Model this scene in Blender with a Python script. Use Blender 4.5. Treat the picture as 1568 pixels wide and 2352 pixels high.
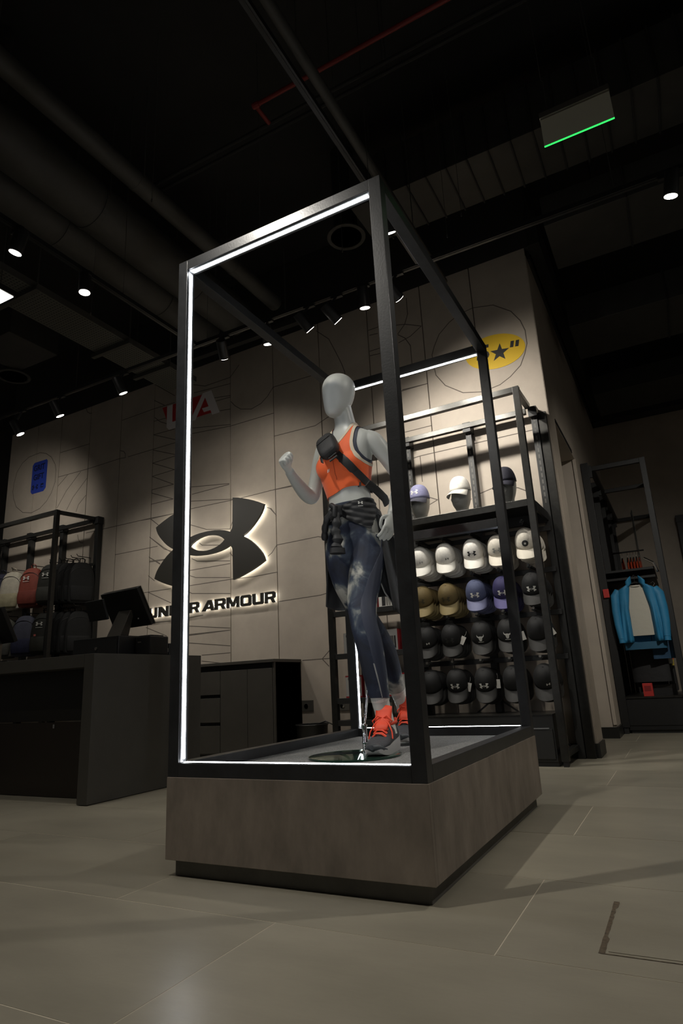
import bpy, bmesh, math, random
import numpy as np
from math import sin, cos, pi, radians, sqrt, atan
from mathutils import Vector, Matrix

random.seed(11)
scene = bpy.context.scene
col = scene.collection
for o in list(bpy.data.objects):
    bpy.data.objects.remove(o)

# ------------------------------------------------------------------ camera
cam_d = bpy.data.cameras.new('camera')
cam = bpy.data.objects.new('camera', cam_d)
col.objects.link(cam)
scene.camera = cam
YAW, PITCH, ROLL = -0.4779, 0.2679, -0.0514
_f = Vector((sin(YAW) * cos(PITCH), cos(YAW) * cos(PITCH), sin(PITCH)))
_r = Vector((cos(YAW), -sin(YAW), 0))
_u = _r.cross(_f)
_r2 = cos(ROLL) * _r + sin(ROLL) * _u
_u2 = -sin(ROLL) * _r + cos(ROLL) * _u
cam.matrix_world = Matrix((
    (_r2.x, _u2.x, -_f.x, 1.7187),
    (_r2.y, _u2.y, -_f.y, -1.8445),
    (_r2.z, _u2.z, -_f.z, 0.6153),
    (0, 0, 0, 1)))
cam_d.sensor_fit = 'VERTICAL'
cam_d.sensor_height = 36.0
cam_d.lens = 1436.52 / 2352 * 36
cam_d.clip_start = 0.05
cam_d.clip_end = 100

# ------------------------------------------------------------------ world, exposure
world = bpy.data.worlds.new('world')
scene.world = world
world.use_nodes = True
world.node_tree.nodes['Background'].inputs[0].default_value = (1.0, 0.93, 0.82, 1)
world.node_tree.nodes['Background'].inputs[1].default_value = 0.036
vs = scene.view_settings
vs.view_transform = 'Standard'
vs.look = 'None'
vs.exposure = 0.0
vs.gamma = 1.0
vs.use_curve_mapping = False

WARM = (1.0, 0.95, 0.86)
LED_E = 20.0
HALO_E = 5.0
W_WALL = 125.0
W_FLOOR = 75.0

# ------------------------------------------------------------------ helpers
class MB:
    """collects faces for ONE mesh"""
    def __init__(s):
        s.v = []; s.f = []
    def add(s, v, f):
        n = len(s.v)
        s.v += [tuple(p) for p in v]
        s.f += [tuple(i + n for i in q) for q in f]
        return s
    def box(s, x0, x1, y0, y1, z0, z1):
        return s.add([(x0, y0, z0), (x1, y0, z0), (x1, y1, z0), (x0, y1, z0),
                      (x0, y0, z1), (x1, y0, z1), (x1, y1, z1), (x0, y1, z1)],
                     [(0, 3, 2, 1), (4, 5, 6, 7), (0, 1, 5, 4), (1, 2, 6, 5), (2, 3, 7, 6), (3, 0, 4, 7)])
    def bar(s, p, q, w, h=None, up=(0, 0, 1)):
        h = h or w
        p = Vector(p); q = Vector(q); d = (q - p).normalized()
        up = Vector(up)
        if abs(d.dot(up)) > .98: up = Vector((0, 1, 0))
        a = d.cross(up).normalized() * w / 2
        b = a.cross(d).normalized() * h / 2
        v = [p - a - b, p + a - b, p + a + b, p - a + b, q - a - b, q + a - b, q + a + b, q - a + b]
        return s.add(v, [(0, 1, 2, 3), (7, 6, 5, 4), (0, 4, 5, 1), (1, 5, 6, 2), (2, 6, 7, 3), (3, 7, 4, 0)])
    def loft(s, rings, cap0=True, cap1=True, closed=True):
        n = len(rings[0]); v = [p for r in rings for p in r]; f = []
        for i in range(len(rings) - 1):
            for j in range(n if closed else n - 1):
                k = (j + 1) % n
                f.append((i * n + j, i * n + k, (i + 1) * n + k, (i + 1) * n + j))
        if cap0: f.append(tuple(reversed(range(n))))
        if cap1: f.append(tuple((len(rings) - 1) * n + j for j in range(n)))
        return s.add(v, f)
    def tube(s, pts, r, n=8, squash=1.0, cap=True):
        pts = [Vector(p) for p in pts]
        m = len(pts)
        rs = r if isinstance(r, (list, tuple)) else [r] * m
        rings = []; a = None
        for i in range(m):
            d = (pts[min(i + 1, m - 1)] - pts[max(i - 1, 0)])
            d = d.normalized() if d.length > 1e-9 else Vector((0, 0, 1))
            if a is None:
                a = d.orthogonal().normalized()
            a = (a - d * a.dot(d)).normalized()
            b = d.cross(a)
            rings.append([pts[i] + (a * cos(2 * pi * j / n) + b * sin(2 * pi * j / n) * squash) * rs[i] for j in range(n)])
        return s.loft(rings, cap, cap)
    def lathe(s, prof, n=24, c=(0, 0, 0), M=None):
        rings = []
        for r, z in prof:
            rg = [Vector((max(r, 1e-4) * cos(2 * pi * j / n), max(r, 1e-4) * sin(2 * pi * j / n), z)) for j in range(n)]
            if M is not None: rg = [M @ p for p in rg]
            rings.append([p + Vector(c) for p in rg])
        return s.loft(rings)
    def prism(s, poly, fn, d0, d1):
        """polygon (u,w) extruded from depth d0 to d1, fn(u,d,w)->xyz"""
        n = len(poly)
        v = [fn(u, d0, w) for u, w in poly] + [fn(u, d1, w) for u, w in poly]
        f = [tuple(range(n)), tuple(reversed(range(n, 2 * n)))]
        f += [(j, j + n, (j + 1) % n + n, (j + 1) % n) for j in range(n)]
        return s.add(v, f)
    def xf(s, M):
        s.v = [tuple(M @ Vector(p)) for p in s.v]
        return s
    def build(s, name, mat, parent=None, smooth=False, bevel=0.0, sub=0, solid=0.0, ang=40):
        me = bpy.data.meshes.new(name)
        me.from_pydata(s.v, [], s.f)
        me.validate()
        bm = bmesh.new(); bm.from_mesh(me)
        bmesh.ops.recalc_face_normals(bm, faces=bm.faces)
        bm.to_mesh(me); bm.free()
        me.materials.append(mat)
        if smooth:
            me.polygons.foreach_set('use_smooth', [True] * len(me.polygons))
            me.set_sharp_from_angle(angle=radians(ang))
        o = bpy.data.objects.new(name, me)
        col.objects.link(o)
        if parent: o.parent = parent
        if solid:
            m = o.modifiers.new('solid', 'SOLIDIFY'); m.thickness = solid; m.offset = 0
        if bevel:
            m = o.modifiers.new('bevel', 'BEVEL'); m.width = bevel; m.segments = 2; m.limit_method = 'ANGLE'
        if sub:
            m = o.modifiers.new('sub', 'SUBSURF'); m.levels = sub; m.render_levels = sub
        return o

def tag(o, label=None, cat=None, group=None, kind=None):
    if label: o['label'] = label
    if cat: o['category'] = cat
    if group: o['group'] = group
    if kind: o['kind'] = kind
    return o

def thing(name, label, cat, loc=(0, 0, 0), rz=0.0, group=None, rx=0.0, ry=0.0):
    o = bpy.data.objects.new(name, None)
    o.empty_display_size = 0.05
    col.objects.link(o)
    o.location = loc; o.rotation_euler = (rx, ry, rz)
    return tag(o, label, cat, group)

def dup(root, loc=None, rot=None, label=None, group=None, parent=None):
    r = root.copy(); col.objects.link(r)
    if parent is not None: r.parent = parent
    if loc is not None: r.location = loc
    if rot is not None: r.rotation_euler = rot
    if label: r['label'] = label
    if group: r['group'] = group
    for ch in list(root.children):
        dup(ch, parent=r)
    return r

def shape2d(loops, depth, res=8):
    """filled outline with holes -> (verts, faces) in XY, extruded +-depth/2"""
    cu = bpy.data.curves.new('tmp', 'CURVE'); cu.dimensions = '2D'; cu.fill_mode = 'BOTH'; cu.extrude = depth / 2
    for lp in loops:
        sp = cu.splines.new('POLY'); sp.points.add(len(lp) - 1); sp.use_cyclic_u = True
        for i, p in enumerate(lp): sp.points[i].co = (p[0], p[1], 0, 1)
    return _curve_mesh(cu)

def text2d(txt, size, depth, off=0.0, shear=0.0, align='CENTER'):
    cu = bpy.data.curves.new('tmp', 'FONT'); cu.body = txt; cu.size = size; cu.extrude = depth / 2
    cu.offset = off; cu.shear = shear; cu.align_x = align; cu.align_y = 'CENTER'; cu.resolution_u = 3
    return _curve_mesh(cu)

def _curve_mesh(cu):
    o = bpy.data.objects.new('tmp', cu); col.objects.link(o)
    dg = bpy.context.evaluated_depsgraph_get(); dg.update()
    me = bpy.data.meshes.new_from_object(o.evaluated_get(dg))
    v = [tuple(p.co) for p in me.vertices]; f = [tuple(p.vertices) for p in me.polygons]
    bpy.data.objects.remove(o); bpy.data.meshes.remove(me); bpy.data.curves.remove(cu)
    return v, f

# ------------------------------------------------------------------ materials
MATS = {}
def mat(name, c, rough=0.5, metal=0.0, noise=None, bump=None, spec=0.5, emit=None, es=0.0, trans=0.0, coat=0.0, sheen=0.0, stretch=(1, 1, 1)):
    """noise=(scale, dark factor, detail); bump=(scale, strength)"""
    if name in MATS: return MATS[name]
    m = bpy.data.materials.new(name); m.use_nodes = True
    nt = m.node_tree; b = nt.nodes['Principled BSDF']
    b.inputs['Base Color'].default_value = (*c, 1)
    b.inputs['Roughness'].default_value = rough
    b.inputs['Metallic'].default_value = metal
    b.inputs['Specular IOR Level'].default_value = spec
    b.inputs['Transmission Weight'].default_value = trans
    b.inputs['Coat Weight'].default_value = coat
    b.inputs['Sheen Weight'].default_value = sheen
    if emit:
        b.inputs['Emission Color'].default_value = (*emit, 1)
        b.inputs['Emission Strength'].default_value = es
    if noise or bump:
        tc = nt.nodes.new('ShaderNodeTexCoord'); mp = nt.nodes.new('ShaderNodeMapping')
        mp.inputs['Scale'].default_value = stretch
        nt.links.new(tc.outputs['Object'], mp.inputs[0])
    if noise:
        n = nt.nodes.new('ShaderNodeTexNoise'); n.inputs['Scale'].default_value = noise[0]
        n.inputs['Detail'].default_value = noise[2] if len(noise) > 2 else 4
        n.inputs['Roughness'].default_value = 0.62
        nt.links.new(mp.outputs[0], n.inputs['Vector'])
        mr = nt.nodes.new('ShaderNodeMapRange'); mr.inputs[1].default_value = 0.3; mr.inputs[2].default_value = 0.7
        nt.links.new(n.outputs[0], mr.inputs[0])
        mx = nt.nodes.new('ShaderNodeMix'); mx.data_type = 'RGBA'
        k = noise[1]
        mx.inputs[6].default_value = (c[0] * k, c[1] * k, c[2] * k, 1)
        mx.inputs[7].default_value = (min(c[0] * (2 - k), 1), min(c[1] * (2 - k), 1), min(c[2] * (2 - k), 1), 1)
        nt.links.new(mr.outputs[0], mx.inputs[0]); nt.links.new(mx.outputs[2], b.inputs['Base Color'])
    if bump:
        n2 = nt.nodes.new('ShaderNodeTexNoise'); n2.inputs['Scale'].default_value = bump[0]; n2.inputs['Detail'].default_value = 5
        nt.links.new(mp.outputs[0], n2.inputs['Vector'])
        bp = nt.nodes.new('ShaderNodeBump'); bp.inputs['Strength'].default_value = bump[1]; bp.inputs['Distance'].default_value = 0.01
        nt.links.new(n2.outputs[0], bp.inputs['Height']); nt.links.new(bp.outputs[0], b.inputs['Normal'])
    MATS[name] = m
    return m

M_TILE = mat('floor_tile', (0.28, 0.255, 0.197), 0.33, noise=(1.6, 0.86, 6), bump=(40, 0.02), stretch=(1, 2.5, 1))
M_GROUT = mat('grout', (0.52, 0.46, 0.36), 0.6)
M_PANEL = mat('wall_panel', (0.40, 0.345, 0.285), 0.62, noise=(2.2, 0.88, 8), bump=(60, 0.03))
M_PLINTH = mat('plinth_laminate', (0.225, 0.188, 0.155), 0.6, noise=(5, 0.68, 9), bump=(30, 0.06), stretch=(1.6, 1.6, 0.7))
M_GROOVE = mat('groove', (0.10, 0.085, 0.07), 0.8)
M_BLACKWALL = mat('black_wall', (0.022, 0.021, 0.019), 0.75, noise=(3, 0.8))
M_CEIL = mat('black_ceiling', (0.014, 0.0135, 0.012), 0.85, noise=(2, 0.75))
M_DUCT = mat('duct_grey', (0.045, 0.043, 0.037), 0.6, noise=(4, 0.8))
M_FRAME = mat('black_steel', (0.022, 0.023, 0.025), 0.34, spec=0.6, noise=(18, 0.7), bump=(120, 0.04))
M_RACK = mat('rack_metal', (0.035, 0.034, 0.031), 0.33, metal=0.6, noise=(30, 0.8))
M_RACKDK = mat('rack_black', (0.014, 0.014, 0.013), 0.5)
M_COUNTER = mat('counter_grey', (0.055, 0.051, 0.043), 0.5, noise=(6, 0.92))
M_DARKPANEL = mat('dark_panel', (0.012, 0.0105, 0.008), 0.45)
M_CARPET = mat('carpet', (0.20, 0.20, 0.195), 0.95, noise=(260, 0.35, 2), bump=(400, 0.5))
M_LED = mat('led_strip', (0.9, 0.9, 0.95), 0.4, emit=(0.93, 0.96, 1.0), es=LED_E)
M_CHANNEL = mat('led_channel', (0.45, 0.46, 0.48), 0.35, metal=0.8)
M_HALO = mat('halo_led', (0.9, 0.9, 0.85), 0.4, emit=(1.0, 0.97, 0.86), es=HALO_E)
M_SIGN = mat('sign_black', (0.022, 0.020, 0.016), 0.42)
M_LENS = mat('lamp_lens', (1, 1, 1), 0.4, emit=(1.0, 0.95, 0.86), es=12.0)
M_LAMP = mat('lamp_housing', (0.012, 0.012, 0.012), 0.42)
M_MANN = mat('mannequin_grey', (0.49, 0.50, 0.465), 0.38, coat=0.12)
M_HEADS = mat('display_head', (0.34, 0.34, 0.31), 0.4)
M_GLASS = bpy.data.materials.new('clear_glass'); M_GLASS.use_nodes = True
_n = M_GLASS.node_tree; _n.nodes.clear()
_o = _n.nodes.new('ShaderNodeOutputMaterial'); _mx = _n.nodes.new('ShaderNodeMixShader'); _fr = _n.nodes.new('ShaderNodeFresnel'); _tr = _n.nodes.new('ShaderNodeBsdfTransparent'); _gl = _n.nodes.new('ShaderNodeBsdfGlossy')
_fr.inputs['IOR'].default_value = 1.5; _tr.inputs[0].default_value = (.78, .90, .84, 1); _gl.inputs['Roughness'].default_value = 0.01
_ge = _n.nodes.new('ShaderNodeNewGeometry'); _ma = _n.nodes.new('ShaderNodeMath'); _ma.operation = 'SUBTRACT'; _ma.use_clamp = True
_n.links.new(_fr.outputs[0], _ma.inputs[0]); _n.links.new(_ge.outputs['Backfacing'], _ma.inputs[1]); _n.links.new(_ma.outputs[0], _mx.inputs[0]); _n.links.new(_tr.outputs[0], _mx.inputs[1]); _n.links.new(_gl.outputs[0], _mx.inputs[2]); _n.links.new(_mx.outputs[0], _o.inputs[0])
M_CHROME = mat('chrome', (0.75, 0.75, 0.75), 0.12, metal=1.0)
M_WHITE = mat('white', (0.72, 0.70, 0.66), 0.6)
M_OFFWHITE = mat('off_white_print', (0.62, 0.60, 0.55), 0.6)
M_BLACK = mat('plain_black', (0.012, 0.012, 0.012), 0.5)
M_RED = mat('red', (0.42, 0.025, 0.02), 0.5)
M_REDPIPE = mat('red_pipe', (0.17, 0.012, 0.008), 0.6)
M_ORANGE = mat('orange_knit', (0.86, 0.125, 0.02), 0.62, bump=(500, 0.15), sheen=0.2)
M_CREAM = mat('cream_trim', (0.62, 0.53, 0.40), 0.7)
M_NAVYG = mat('navy_grey', (0.027, 0.033, 0.056), 0.6, bump=(600, 0.1))

# wall frame: u along the feature wall (0 at its right end), d out towards the shop, z up
TH = atan(0.0245)
P0 = Vector((1.05, 3.34, 0.0))
UV = Vector((cos(TH), -sin(TH), 0)); NV = Vector((-sin(TH), -cos(TH), 0))
def WP(u, d, z): return P0 + UV * u + NV * d + Vector((0, 0, z))
def struct(o): return tag(o, kind='structure')

# ================================================================== ROOM SHELL
# floor: grout bed and half-bond tiles
fl = MB().box(-10, 5.5, -5, 9.5, -0.05, -0.0006).build('floor', M_GROUT)
struct(fl)
tw, th, gp = 1.2, 0.594, 0.0035
tile_me = {}
row0 = -0.24
for r in range(-7, 15):
    y0 = row0 + r * th
    off = 1.222 if r % 2 == 0 else 1.222 - 0.6
    for c in range(-9, 4):
        x0 = off + c * tw
        if x0 > 5.3 or x0 < -9: continue
        if 'm' not in tile_me:
            o = MB().box(gp / 2, tw - gp / 2, gp / 2, th - gp / 2, -0.012, 0.0).build('floor_tile', M_TILE, fl)
            tile_me['m'] = o.data
        else:
            o = bpy.data.objects.new('floor_tile', tile_me['m']); col.objects.link(o); o.parent = fl
        o.location = (x0, y0, random.uniform(-0.0002, 0.0003))
# per-tile tint
nt = M_TILE.node_tree
oi = nt.nodes.new('ShaderNodeObjectInfo'); hs = nt.nodes.new('ShaderNodeHueSaturation'); mr = nt.nodes.new('ShaderNodeMapRange')
mr.inputs[3].default_value = 0.93; mr.inputs[4].default_value = 1.06
b = nt.nodes['Principled BSDF']; src = b.inputs['Base Color'].links[0].from_socket
nt.links.new(oi.outputs['Random'], mr.inputs[0]); nt.links.new(mr.outputs[0], hs.inputs['Value'])
nt.links.new(src, hs.inputs['Color']); nt.links.new(hs.outputs[0], b.inputs['Base Color'])
# shift the pattern per tile
tcn = [n for n in nt.nodes if n.type == 'TEX_COORD'][0]; mpn = [n for n in nt.nodes if n.type == 'MAPPING'][0]
va = nt.nodes.new('ShaderNodeVectorMath'); va.operation = 'ADD'
nt.links.new(tcn.outputs['Object'], va.inputs[0]); nt.links.new(oi.outputs['Location'], va.inputs[1]); nt.links.new(va.outputs[0], mpn.inputs[0])

# floor access cover at lower right
fh = thing('floor_hatch', 'cut floor tile cover with chipped brown edges at the lower right', 'floor hatch', (1.44, -0.15, 0.0))
MB().box(0.016, 0.42, 0.014, 0.35, 0.0002, 0.0016).build('cover_tile', M_TILE, fh)
M_GRIME = mat('chipped_edge', (0.10, 0.075, 0.048), 0.9, noise=(70, 0.35, 6))
rag = []
for i in range(25):
    t = i / 24; rag.append((t * 0.362, 0.0045 + 0.0035 * random.random() + (.004 if i < 7 or i > 20 else 0)))
m = MB()
for i in range(24):
    a, wa = rag[i]; b_, wb = rag[i + 1]
    m.add([(-0.002 - wa * .2, a, .0010), (wa, a, .0010), (wb, b_, .0010), (-0.002 - wb * .2, b_, .0010)], [(0, 1, 2, 3)])
m.build('chipped_joint', M_GRIME, fh)
m = MB()
for i in range(24):
    a = i * .0178; b_ = (i + 1) * .0178; wa = .001 + .002 * random.random()
    m.add([(a, -.0015, .0011), (b_, -.0015, .0011), (b_, wa, .0011), (a, wa, .0011)], [(0, 1, 2, 3)])
m.build('chipped_joint', M_GRIME, fh)

# feature wall: backing, panels, engraved lines
wb_ = MB().box(-7.5, 0.0, 0.012, 0.10, 0, 4.38).build('wall_back', M_GROOVE)
wb_.location = P0; wb_.rotation_euler = (0, 0, -TH); struct(wb_)
seams = [-7.5, -6.89, -6.38, -5.79, -5.2, -4.62, -4.02, -3.42, -2.82, -2.22, -1.63, -1.04, -0.53, 0.0]
for a, b_ in zip(seams[:-1], seams[1:]):
    g = 0.005
    MB().box(a + g, b_ - (g if b_ < 0 else 0), 0.0, 0.03, 0.0, 4.38).build('wall_panel', M_PANEL, wb_)
GROOVES = [[[-6.37,3.85],[-5.79,3.84]],[[-6.38,3.5],[-5.79,3.49],[-5.2,3.5],[-5.09,3.49]],[[-5.05,3.49],[-4.62,3.49],[-4.26,3.49]],[[-5.19,4.02],[-4.62,4.03],[-4.28,4.02]],[[-5.75,2.62],[-5.21,2.62],[-4.64,2.62],[-4.27,2.61]],[[-5.2,2.26],[-4.63,2.26],[-4.5,2.26]],[[-5.9,4.38],[-5.87,4.32],[-5.81,4.28],[-5.78,4.28]],[[-5.2,3.61],[-5.13,3.58],[-5.1,3.54],[-5.1,3.5]],[[-6.9,3.95],[-6.81,3.95],[-6.68,3.91],[-6.56,3.83],[-6.47,3.71],[-6.44,3.62],[-6.44,3.44],[-6.5,3.3],[-6.59,3.2],[-6.72,3.12],[-6.9,3.09],[-7.09,3.13],[-7.25,3.24],[-7.33,3.38],[-7.36,3.49],[-7.35,3.61],[-7.31,3.76],[-7.2,3.88],[-7.06,3.94],[-6.9,3.95]],[[-6.37,3.37],[-6.19,3.49]],[[-6.36,3.06],[-6.19,3.27],[-5.93,3.48]],[[-6.16,3.0],[-6.05,3.15],[-5.8,3.36]],[[-5.97,2.94],[-5.93,3.03],[-5.8,3.13]],[[-5.91,2.62],[-5.89,2.56],[-5.85,2.51],[-5.8,2.5]],[[-4.62,4.36],[-4.28,4.11]],[[-4.62,4.14],[-4.45,4.03]],[[-4.61,3.91],[-4.52,3.83],[-4.38,3.76]],[[-4.62,3.86],[-4.42,3.85]],[[-4.27,3.67],[-4.62,3.68],[-4.26,3.53]],[[-4.62,3.48],[-4.26,3.34]],[[-4.26,3.32],[-4.62,3.31],[-4.26,3.15],[-4.62,3.14],[-4.27,2.97],[-4.62,2.97],[-4.62,2.93],[-4.27,2.79],[-4.62,2.79]],[[-4.64,2.62],[-4.49,2.51]],[[-4.63,2.39],[-4.39,2.21],[-4.28,2.17]],[[-4.63,2.15],[-4.45,2.05]],[[-4.62,2.1],[-4.38,2.09]],[[-3.41,3.79],[-3.35,3.72],[-3.27,3.66],[-3.12,3.62],[-2.99,3.65],[-2.9,3.71],[-2.82,3.8],[-2.33,3.79]],[[-3.41,3.49],[-2.82,3.49]],[[-3.98,4.17],[-3.8,4.1],[-3.42,4.1],[-3.29,4.22]],[[-3.97,4.06],[-3.42,4.02]],[[-3.68,3.91],[-3.42,3.87]],[[-3.66,3.86],[-3.42,3.85]],[[-3.57,3.72],[-3.42,3.7]],[[-3.99,3.61],[-3.42,3.51]],[[-3.99,3.54],[-3.42,3.49]],[[-2.24,4.3],[-2.09,4.15],[-2.01,3.96],[-1.95,3.81],[-1.92,3.71],[-1.92,3.67]],[[-1.62,4.09],[-1.51,4.09]],[[-1.61,4.03],[-1.52,4.02]],[[-1.62,3.85],[-1.51,3.85]],[[-1.62,3.8],[-1.51,3.79]],[[-1.18,4.3],[-1.18,4.12],[-1.22,4.02],[-1.3,3.94]],[[-1.31,4.04],[-1.22,4.02],[-1.05,3.94],[-1.17,3.87],[-1.3,3.84]],[[-1.3,3.93],[-1.23,3.87],[-1.18,3.77],[-1.18,3.57]],[[-1.3,3.33],[-1.05,3.32]],[[-0.34,3.91],[-0.19,3.79],[-0.12,3.67],[-0.09,3.56],[-0.09,3.43],[-0.12,3.34],[-0.17,3.24],[-0.27,3.16],[-0.37,3.11],[-0.44,3.1],[-0.54,3.09],[-0.71,3.13],[-0.79,3.19],[-0.87,3.25],[-0.95,3.38],[-0.96,3.46],[-0.97,3.6],[-0.94,3.68],[-0.88,3.79],[-0.77,3.88],[-0.67,3.93],[-0.6,3.94],[-0.53,3.95],[-0.34,3.91]],[[-1.31,3.32],[-1.04,3.32]],[[-1.31,2.89],[-1.04,2.89]],[[-1.28,2.61],[-1.18,2.62],[-1.05,2.62],[-0.75,2.62],[-0.54,2.62],[-0.14,2.62]],[[-1.18,2.62],[-1.18,2.37]],[[-1.15,2.22],[-1.05,2.17],[-1.18,2.12]],[[-0.77,2.1],[-0.74,2.12]],[[-0.67,2.15],[-0.54,2.18]],[[-0.37,2.15],[-0.33,2.14],[-0.25,2.09]],[[-3.29,2.61],[-2.83,2.62],[-2.62,2.62]],[[-2.82,2.02],[-2.32,2.03],[-2.25,2.01]],[[-3.13,1.73],[-2.82,1.74]],[[-2.81,1.44],[-2.32,1.45],[-2.25,1.46]],[[-2.93,2.44],[-2.88,2.42],[-2.82,2.34]],[[-2.93,1.92],[-2.88,1.95],[-2.82,2.02]],[[-4.81,2.62],[-4.62,2.61],[-4.26,2.61]],[[-4.62,2.61],[-4.49,2.51]],[[-4.79,2.26],[-4.52,2.26]],[[-4.63,2.39],[-4.4,2.23],[-4.27,2.15]],[[-4.63,2.15],[-4.45,2.04]],[[-4.62,2.09],[-4.38,2.08]],[[-4.63,1.93],[-4.53,1.86]],[[-4.77,1.74],[-4.63,1.74],[-4.27,1.74]],[[-4.63,1.74],[-4.27,1.58]],[[-4.65,1.39],[-4.27,1.38]],[[-4.64,1.34],[-4.32,1.22]],[[-3.99,2.88],[-3.44,2.81]],[[-3.98,2.79],[-3.44,2.8]],[[-3.99,2.71],[-3.38,2.62]],[[-3.99,2.62],[-3.29,2.61]],[[-3.99,2.43],[-3.76,2.34],[-3.43,2.29],[-3.38,2.39]],[[-3.86,2.2],[-3.82,2.17],[-3.55,2.13]],[[-3.97,2.04],[-3.89,2.0],[-3.43,1.94]],[[-4.0,1.91],[-3.43,1.91]],[[-3.99,1.85],[-3.91,1.82],[-3.43,1.76]],[[-3.99,1.74],[-3.38,1.74],[-3.13,1.73]],[[-4.0,1.67],[-3.96,1.65],[-3.43,1.59]],[[-4.0,1.39],[-3.8,1.4]],[[-3.99,1.3],[-3.43,1.23]],[[-3.99,1.2],[-3.43,1.21]],[[-3.43,2.03],[-3.38,1.97]],[[-3.99,1.21],[-3.43,1.21]],[[-3.99,1.12],[-3.43,1.05]],[[-3.81,0.98],[-3.43,0.98]],[[-3.81,0.92],[-3.53,0.88]],[[-2.55,0.85],[-2.33,0.85],[-2.25,0.85]],[[-2.33,0.85],[-2.25,0.92]],[[-2.33,0.85],[-2.26,0.78]],[[-2.82,3.22],[-2.3,3.21],[-2.13,3.27]],[[-2.89,2.42],[-2.82,2.34]],[[-2.89,2.62],[-2.6,2.61]]]
for gi, pl in enumerate(GROOVES):
    m = MB(); hw = 0.0042
    for (u0, z0), (u1, z1) in zip(pl[:-1], pl[1:]):
        d = Vector((u1 - u0, z1 - z0))
        if d.length < 1e-4: continue
        d.normalize(); n = Vector((-d.y, d.x)) * hw; e = d * hw * .6
        q = [(u0 - e.x + n.x, z0 - e.y + n.y), (u1 + e.x + n.x, z1 + e.y + n.y), (u1 + e.x - n.x, z1 + e.y - n.y), (u0 - e.x - n.x, z0 - e.y - n.y)]
        m.add([(u, -0.0006 - gi * 1e-6, z) for u, z in q], [(0, 1, 2, 3)])
        # shallow side lips so the line has a body inside the panel
        m.add([(u, 0.004, z) for u, z in q], [(3, 2, 1, 0)])
    m.build('engraved_line', M_GROOVE, wb_)
# black upper wall above the feature wall
ub = MB().box(-7.5, 0.06, 0.0, 0.12, 4.38, 5.3).build('trim_1', M_BLACKWALL)
ub.location = P0; ub.rotation_euler = (0, 0, -TH); struct(ub)
# dark return beyond the left end of the feature wall
struct(MB().box(-9.8, -6.3, 4.6, 4.7, 0, 5.3).build('wall_left', M_BLACKWALL))

# side wall of the feature block (x = 1.05), opening y 3.66..4.78
sw = MB()
sw.box(0.60, 1.055, 3.455, 3.66, 0, 4.30)
sw.box(1.0505, 1.055, 3.345, 3.455, 0, 4.30)
sw.box(0.60, 1.055, 4.80, 8.2, 0, 4.30)
sw.box(0.60, 1.055, 3.66, 4.80, 2.76, 4.30)
so = struct(sw.build('wall_side', M_PANEL))
struct(MB().box(1.048, 1.075, 3.40, 8.2, 4.30, 5.3).box(0.6, 1.05, 3.46, 8.2, 4.31, 5.3).build('trim_2', M_BLACKWALL))
dr = struct(MB().box(0.80, 0.84, 3.665, 4.79, 0.03, 2.755).build('door_1', M_DARKPANEL))
MB().box(1.035, 1.06, 3.655, 4.60, 2.765, 2.80).build('door_head_strip', M_BLACK, dr)
MB().box(0.945, 0.985, 3.66, 3.69, 0.1, 2.735).build('door_edge', M_BLACK, dr)
MB().tube([(0.845, 4.66, 1.0), (0.885, 4.66, 1.0), (0.885, 4.56, 1.0)], 0.009).build('door_handle', M_CHROME, dr)
# casing strip down the corner of the far reveal
struct(MB().box(1.03, 1.062, 4.785, 4.86, 0.12, 2.76).build('trim_3', M_PANEL))
M_SKIRT = mat('black_skirting', (0.012, 0.012, 0.011), 0.4)
struct(MB().box(0.86, 1.068, 3.325, 3.345, 0, 0.10).box(1.055, 1.068, 3.345, 3.66, 0, 0.10).build('baseboard_near', M_SKIRT))
struct(MB().box(0.86, 1.072, 4.775, 4.80, 0, 0.10).box(1.055, 1.072, 4.80, 8.18, 0, 0.10).build('baseboard_far', M_SKIRT))
struct(MB().box(1.055, 5.5, 8.2, 8.3, 0, 4.3).build('wall_far', M_PANEL))
struct(MB().box(1.055, 5.5, 7.95, 8.3, 4.3, 5.3).build('trim_4', M_BLACKWALL))
struct(MB().box(-10, 5.5, -5, 9.5, 5.3, 5.4).build('ceiling', M_CEIL))

# ================================================================== DISPLAY PODIUM
pod = thing('display_podium', 'open black steel display frame with white light strips on a concrete-look plinth', 'display', (0.5, 0.75, 0))
pod_off = Vector((0.5, 0.75, 0))
def pbox(name, m_, x0, x1, y0, y1, z0, z1, bevel=0.0015):
    return MB().box(x0 - .5, x1 - .5, y0 - .75, y1 - .75, z0, z1).build(name, m_, pod, bevel=bevel)
W, D, Z0, Z1, T, TB = 1.0, 1.5, 0.322, 2.486, 0.0489, 0.0473
ZB = 0.0528; K = 0.0239; E = 0.0017
M_KICK = mat('kick_plinth', (0.10, 0.095, 0.083), 0.6, noise=(12, 0.8))
pbox('kick_base', M_KICK, K, W - K, K, D - K, 0, ZB + .002)
pt = 0.02
pbox('plinth_panel', M_PLINTH, -E, W + E, -E, pt, ZB, Z0)
pbox('plinth_panel', M_PLINTH, W - pt, W + E, pt, D - pt, ZB, Z0 - .0005)
pbox('plinth_panel', M_PLINTH, -E, pt, pt, D - pt, ZB, Z0 - .0005)
pbox('plinth_panel', M_PLINTH, -E, W + E, D - pt, D + E, ZB, Z0)
for x in (0, W - T):
    for y in (0, D - T):
        pbox('post', M_FRAME, x, x + T, y, y + T, Z0, Z1)
for y in (0, D - T):
    pbox('beam', M_FRAME, T, W - T, y, y + T, Z1 - T, Z1)
    pbox('bottom_rail', M_FRAME, T, W - T, y, y + T, Z0, Z0 + TB)
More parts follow.
